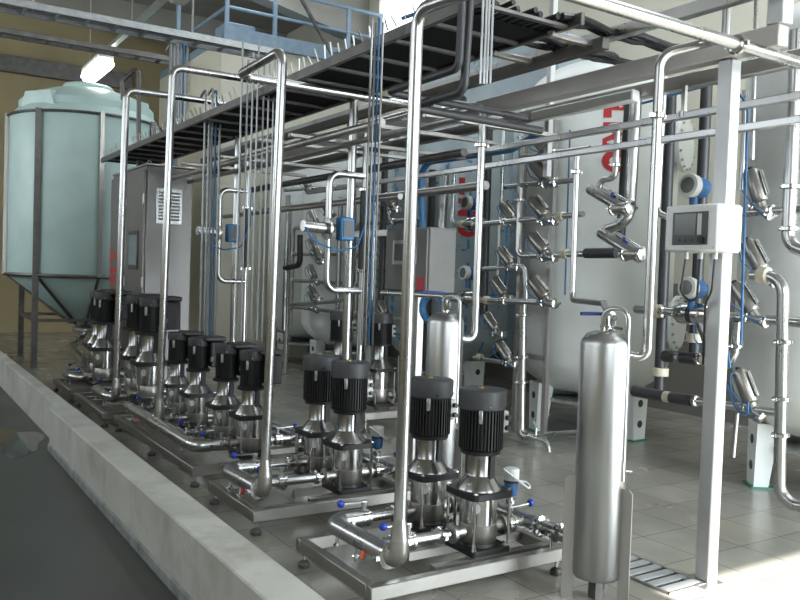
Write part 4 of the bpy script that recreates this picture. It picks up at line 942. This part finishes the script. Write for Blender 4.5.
# pipes of the right-hand board
bp('long header pipe with flow sensor behind the post', [(636, 309), (830, 325)], .034, 5.0, STEEL, [(664, 312)], [(658, 311)])
bp('upper horizontal pipe right of the post', [(738, 213), (830, 207)], .028, 5.0, STEEL, [(772, 210.5)])
bp('low pipe with dark rubber sections in front of the tank', [(634, 391), (655, 395), (780, 413)], .028, 5.0, STEEL, [(696, 401)], [(668, 397)], blacks=[((634, 391), (664, 396.4)), ((671, 397.5), (692, 400.5))])
bp('short pipe with dark rubber sections crossing behind the post', [(664, 356), (722, 361)], .028, 5.0, STEEL, [(699, 359)], [(706, 359.5)], blacks=[((664, 356), (674, 357)), ((681, 357.5), (697, 359))])
bp('upper clamped riser pipe at the right edge, bending right at half height', [(797, 30), (788, 245), (830, 259)], .044, 4.9, STEEL, [(791, 187), (789.5, 229)], [], .11)
bp('lower clamped riser pipe at the right edge, ending in a floor-level bend', [(752, 275), (783.5, 277), (779, 503), (840, 512)], .038, 4.85, STEEL, [(783, 342), (781.5, 399), (780.5, 435)], [(764, 275.5)], .12)
bp('thin upright pipe right of the post', [(746, 90), (742, 190)], .024, 5.0)
bp('pipe bending down behind the post', [(737, 322), (735, 352), (728, 366), (718, 366)], .03, 5.0, STEEL, [(736, 346)], [], .08)
bp('thin drain pipe hanging right of the post', [(737, 413), (733, 457)], .016, 5.0)
bp('thick steel pipe bending to the lower shiny valve', [(636, 100), (629, 221), (608, 228)], .045, 4.8, STEEL, [], [], .14)
bp('U-shaped steel pipe under the red letters', [(618, 125), (615, 178), (602, 180), (598, 190)], .024, 4.7, STEEL, [(616, 165)], [], .06)
bp('thin pipe bending right behind the bright vessel pipe', [(664, 90), (657, 213), (668, 217)], .022, 4.6, STEEL, [], [], .07)
# dark plastic pipes
bp('dark plastic riser pipe in front of the white tank, left one', [(629, 105), (620, 245)], .04, 5.3, PVC, name='plastic_pipe')
bp('dark plastic riser pipe in front of the white tank, ending at the low elbow', [(672, 80), (659, 390)], .042, 5.3, PVC, unions=[(660.5, 372)], name='plastic_pipe')
bp('dark plastic riser pipe under the round transmitters', [(707, 80), (694, 356)], .042, 5.15, PVC, unions=[(695, 338)], name='plastic_pipe')
bp('dark plastic riser pipe beside the vessel pipe in the middle', [(489, 110), (483, 315)], .05, 5.6, PVC, name='plastic_pipe')
bp('dark plastic riser pipe just left of the middle vessel pipe', [(479, 150), (476, 315)], .022, 5.6, PVC, name='plastic_pipe')
bp('dark plastic pipe left of the front riser', [(386, 130), (381, 300)], .04, 5.2, PVC, name='plastic_pipe')
bp('steel upright pipe left of the middle vessel pipe', [(446, 170), (442, 232)], .045, 5.2)
bp('thin steel pipe hooking right, left of the middle vessel pipe', [(454, 172), (452, 225), (472, 223)], .024, 5.2, STEEL, [], [(461, 224)], .07)
bp('steel upright pipe behind the bypass pipe', [(377, 150), (372, 300)], .035, 5.0)
bp('dim upright pipe right of the second riser', [(288, 195), (284, 330)], .035, 4.9)
bp('dim horizontal pipe behind the bypass pipe', [(290, 305), (345, 300)], .03, 4.9)
bp('dim upper horizontal pipe behind the bypass pipe', [(285, 190), (350, 186)], .03, 4.9)
bp('dim dark pipe turning behind the bypass pipe', [(300, 235), (300, 265), (285, 268)], .04, 4.9, PVC, bend=.1, name='plastic_pipe')
# blue hoses
def hose(lab, pts, r, X): tag(MB().pipe([at(p[0], p[1], X=X) for p in pts], r, .2, 10).build('air_hose', HOSE), lab, 'hose')
hose('thick blue hose bundle lying along the rails in the middle', [(424, 250), (419, 163), (512, 149), (540, 133)], .034, 4.6)
hose('blue hose arching down right of the post', [(640, 104), (720, 82), (748, 100), (744, 240), (741, 345)], .009, 4.9)
hose('thin blue hose along the frame of the middle board', [(570, 130), (565, 295)], .008, 5.3)
hose('blue hose hanging down the left column', [(508, 200), (505, 290)], .012, 5.4)
hose('blue hose looping at the lowest right valve', [(727, 385), (736, 410), (748, 418), (748, 402)], .008, 4.95)
hose('blue hose dangling behind the post at knee-pipe height', [(722, 310), (727, 345), (730, 368)], .009, 4.9)

# round flow transmitters
def make_meter():
    t = thing('flow_transmitter', 'transmitter', 'transmitter')
    d = V((-1, .0, .06)).normalized()
    MB().lathe([(.06, -.13), (.072, -.12), (.076, -.02), (.066, -.015)], (0, 0, 0), d, 24).build('housing', HEADB, t)
    MB().lathe([(.07, -.02), (.082, -.012), (.086, .03), (.082, .045), (.06, .05)], (0, 0, 0), d, 28).build('display_ring', LGREY, t)
    MB().lathe([(.0, .046), (.058, .046), (.058, .052), (.0, .053)], (0, 0, 0), d, 24).build('display', GLASSD, t)
    MB().cyl((.05, .02, -.05), (.05, .02, -.17), .03, n=14).build('neck', HEADB, t)
    return t
P_m = Proto(make_meter())
for x, y, X, sc, lab in ((692, 186, 4.9, 1.0, 'round grey and blue flow transmitter above the white control box'), (690, 288, 4.9, .92, 'round grey and blue flow transmitter below the white control box'), (468, 203, 5.4, .95, 'round flow transmitter above the red letter, beside the middle vessel pipe'), (466, 273, 5.4, .95, 'round flow transmitter low beside the middle vessel pipe')):
    P_m.put(at(x, y, X=X), lab, None, 'round flow transmitters', sc)
def sensor(x, y, X, lab):
    c = at(x, y, X=X); t = thing('flow_sensor', lab, 'sensor', c)
    MB().lathe([(.04, -.17), (.075, -.12), (.08, -.05), (.08, -.02)], c, (0, 1, 0), 24).lathe([(.08, .02), (.08, .05), (.075, .12), (.04, .17)], c, (0, 1, 0), 24).build('body', POLISH, t)
    MB().lathe([(.072, -.03), (.072, .03)], c, (0, 1, 0), 24).build('liner', PVC, t)
sensor(694, 314, 5.0, 'shiny flow sensor on the long header pipe behind the post')
sensor(468, 298, 5.3, 'shiny flow sensor on the low header pipe beside the middle vessel')
sensor(474, 224, 5.3, 'shiny flow sensor on the hooked pipe beside the red letters')

# upright posts and pipes seen above the trays
tag(MB().bar((4.4, 4.78, 2.4), (4.4, 4.78, 3.9), .05, .05, .004).build('rack_upright', POSTM), 'bright upright rising behind the dark tray, left of the tank dome', 'post')
bp('upright pipe rising past the top header near the post', [(729, -30), (724, 75)], .03, 4.6)
bp('thin upright pipe left of the beam stub, running behind the rails', [(757, -20), (752, 160)], .016, 5.0)
# black cables leaving the end of the wide tray towards the right
for k, (yb, n, x1) in enumerate(((3.36, 4, 4.5), (3.78, 4, 4.3))):
    for i in range(n):
        y = yb+i*.035; ph = random.uniform(0, 6)
        tag(MB().sweep([(3.15+j*.13, y+.012*math.sin(ph+j), 3.055+.012*math.cos(ph+1.7*j)+(.012 if i % 2 else 0)) for j in range(int((x1-3.15)/.13)+1)], .02, 8).build('power_cable', CABLEG), 'shiny black cable leaving the %s side of the tray end towards the right' % ('near', 'far')[k], 'cable', 'black cables crossing the rack to the right, %s bundle' % ('near', 'far')[k])
# dim valve rows of the farther boards, seen between the riser pipes
for k, (yb, w1) in enumerate(((8.6, 'nearer'), (10.6, 'farther'))):
    for i, z in enumerate((1.05, 1.45, 1.85, 2.25)):
        ww = ('lowest', 'third', 'second', 'topmost')[i]
        P_av.put((5.35, yb, z), '%s angle valve of the dim %s board between the second riser and the front riser' % (ww, w1), (.1, 0, 0), GV, 1.1)
        tag(MB().pipe([(5.35, yb-.75, z), (5.35, yb+.8, z), (5.35, yb+.8, z-.3 if i == 0 else z-.36)], .028, .08).build('board_pipe', DULL), 'cross pipe of the %s valve on the dim %s board' % (ww, w1), 'pipe')
    for i, y in enumerate((yb-.78, yb+.84)):
        tag(MB().cyl((5.3, y, .02), (5.3, y, 2.62), .032, n=12).build('board_pipe', (STEEL, DULL)[i]), '%s upright pipe of the dim %s valve board' % (('right', 'left')[i], w1), 'pipe')
    tag(MB().cyl((5.75, yb-.3, .5), (5.75, yb-.3, 2.9), .045, n=12).build('plastic_pipe', PVC), 'dark plastic riser behind the dim %s valve board' % w1, 'pipe')
# puddle on the dark floor by the kerb
pc = at(28, 440, Z=0); pts = []
for i in range(28):
    a = 2*PI*i/28; k = 1+.22*math.sin(3*a+1)+.13*math.sin(5*a)
    pts.append((.20*k*math.cos(a), .62*k*math.sin(a)))
tag(MB().prism(pts, (pc.x-.1, pc.y, 0.0005), (1, 0, 0), (0, 1, 0), (0, 0, .003)).build('water_puddle', mat('standing_water', (.10, .105, .10), .07, 0, 4, .1, .03)), 'pale puddle on the dark floor beside the kerb at the left', 'puddle')
# floor grating
gy0, gy1, gx0, gx1 = 2.70, 4.6, 3.44, 3.735
t = thing('floor_grating', 'ladder-like steel grating in the floor between vessel and post', 'grating', ((gx0+gx1)/2, (gy0+gy1)/2, 0))
MB().bb((gx0, gy0, 0), (gx0+.012, gy1, .012)).bb((gx1-.012, gy0, 0), (gx1, gy1, .012)).bb((gx0, gy0, 0), (gx1, gy0+.012, .012)).bb((gx0, gy1-.012, 0), (gx1, gy1, .012)).build('frame', GALV, t)
b = MB()
for i in range(22):
    y = gy0+.03+i*.083; b.bb((gx0+.012, y, .002), (gx1-.012, y+.05, .010))
b.build('bars', POSTM, t)
MB().bb((gx0+.005, gy0+.005, .0005), (gx1-.005, gy1-.005, .002)).build('drain_channel', RUBBER, t)
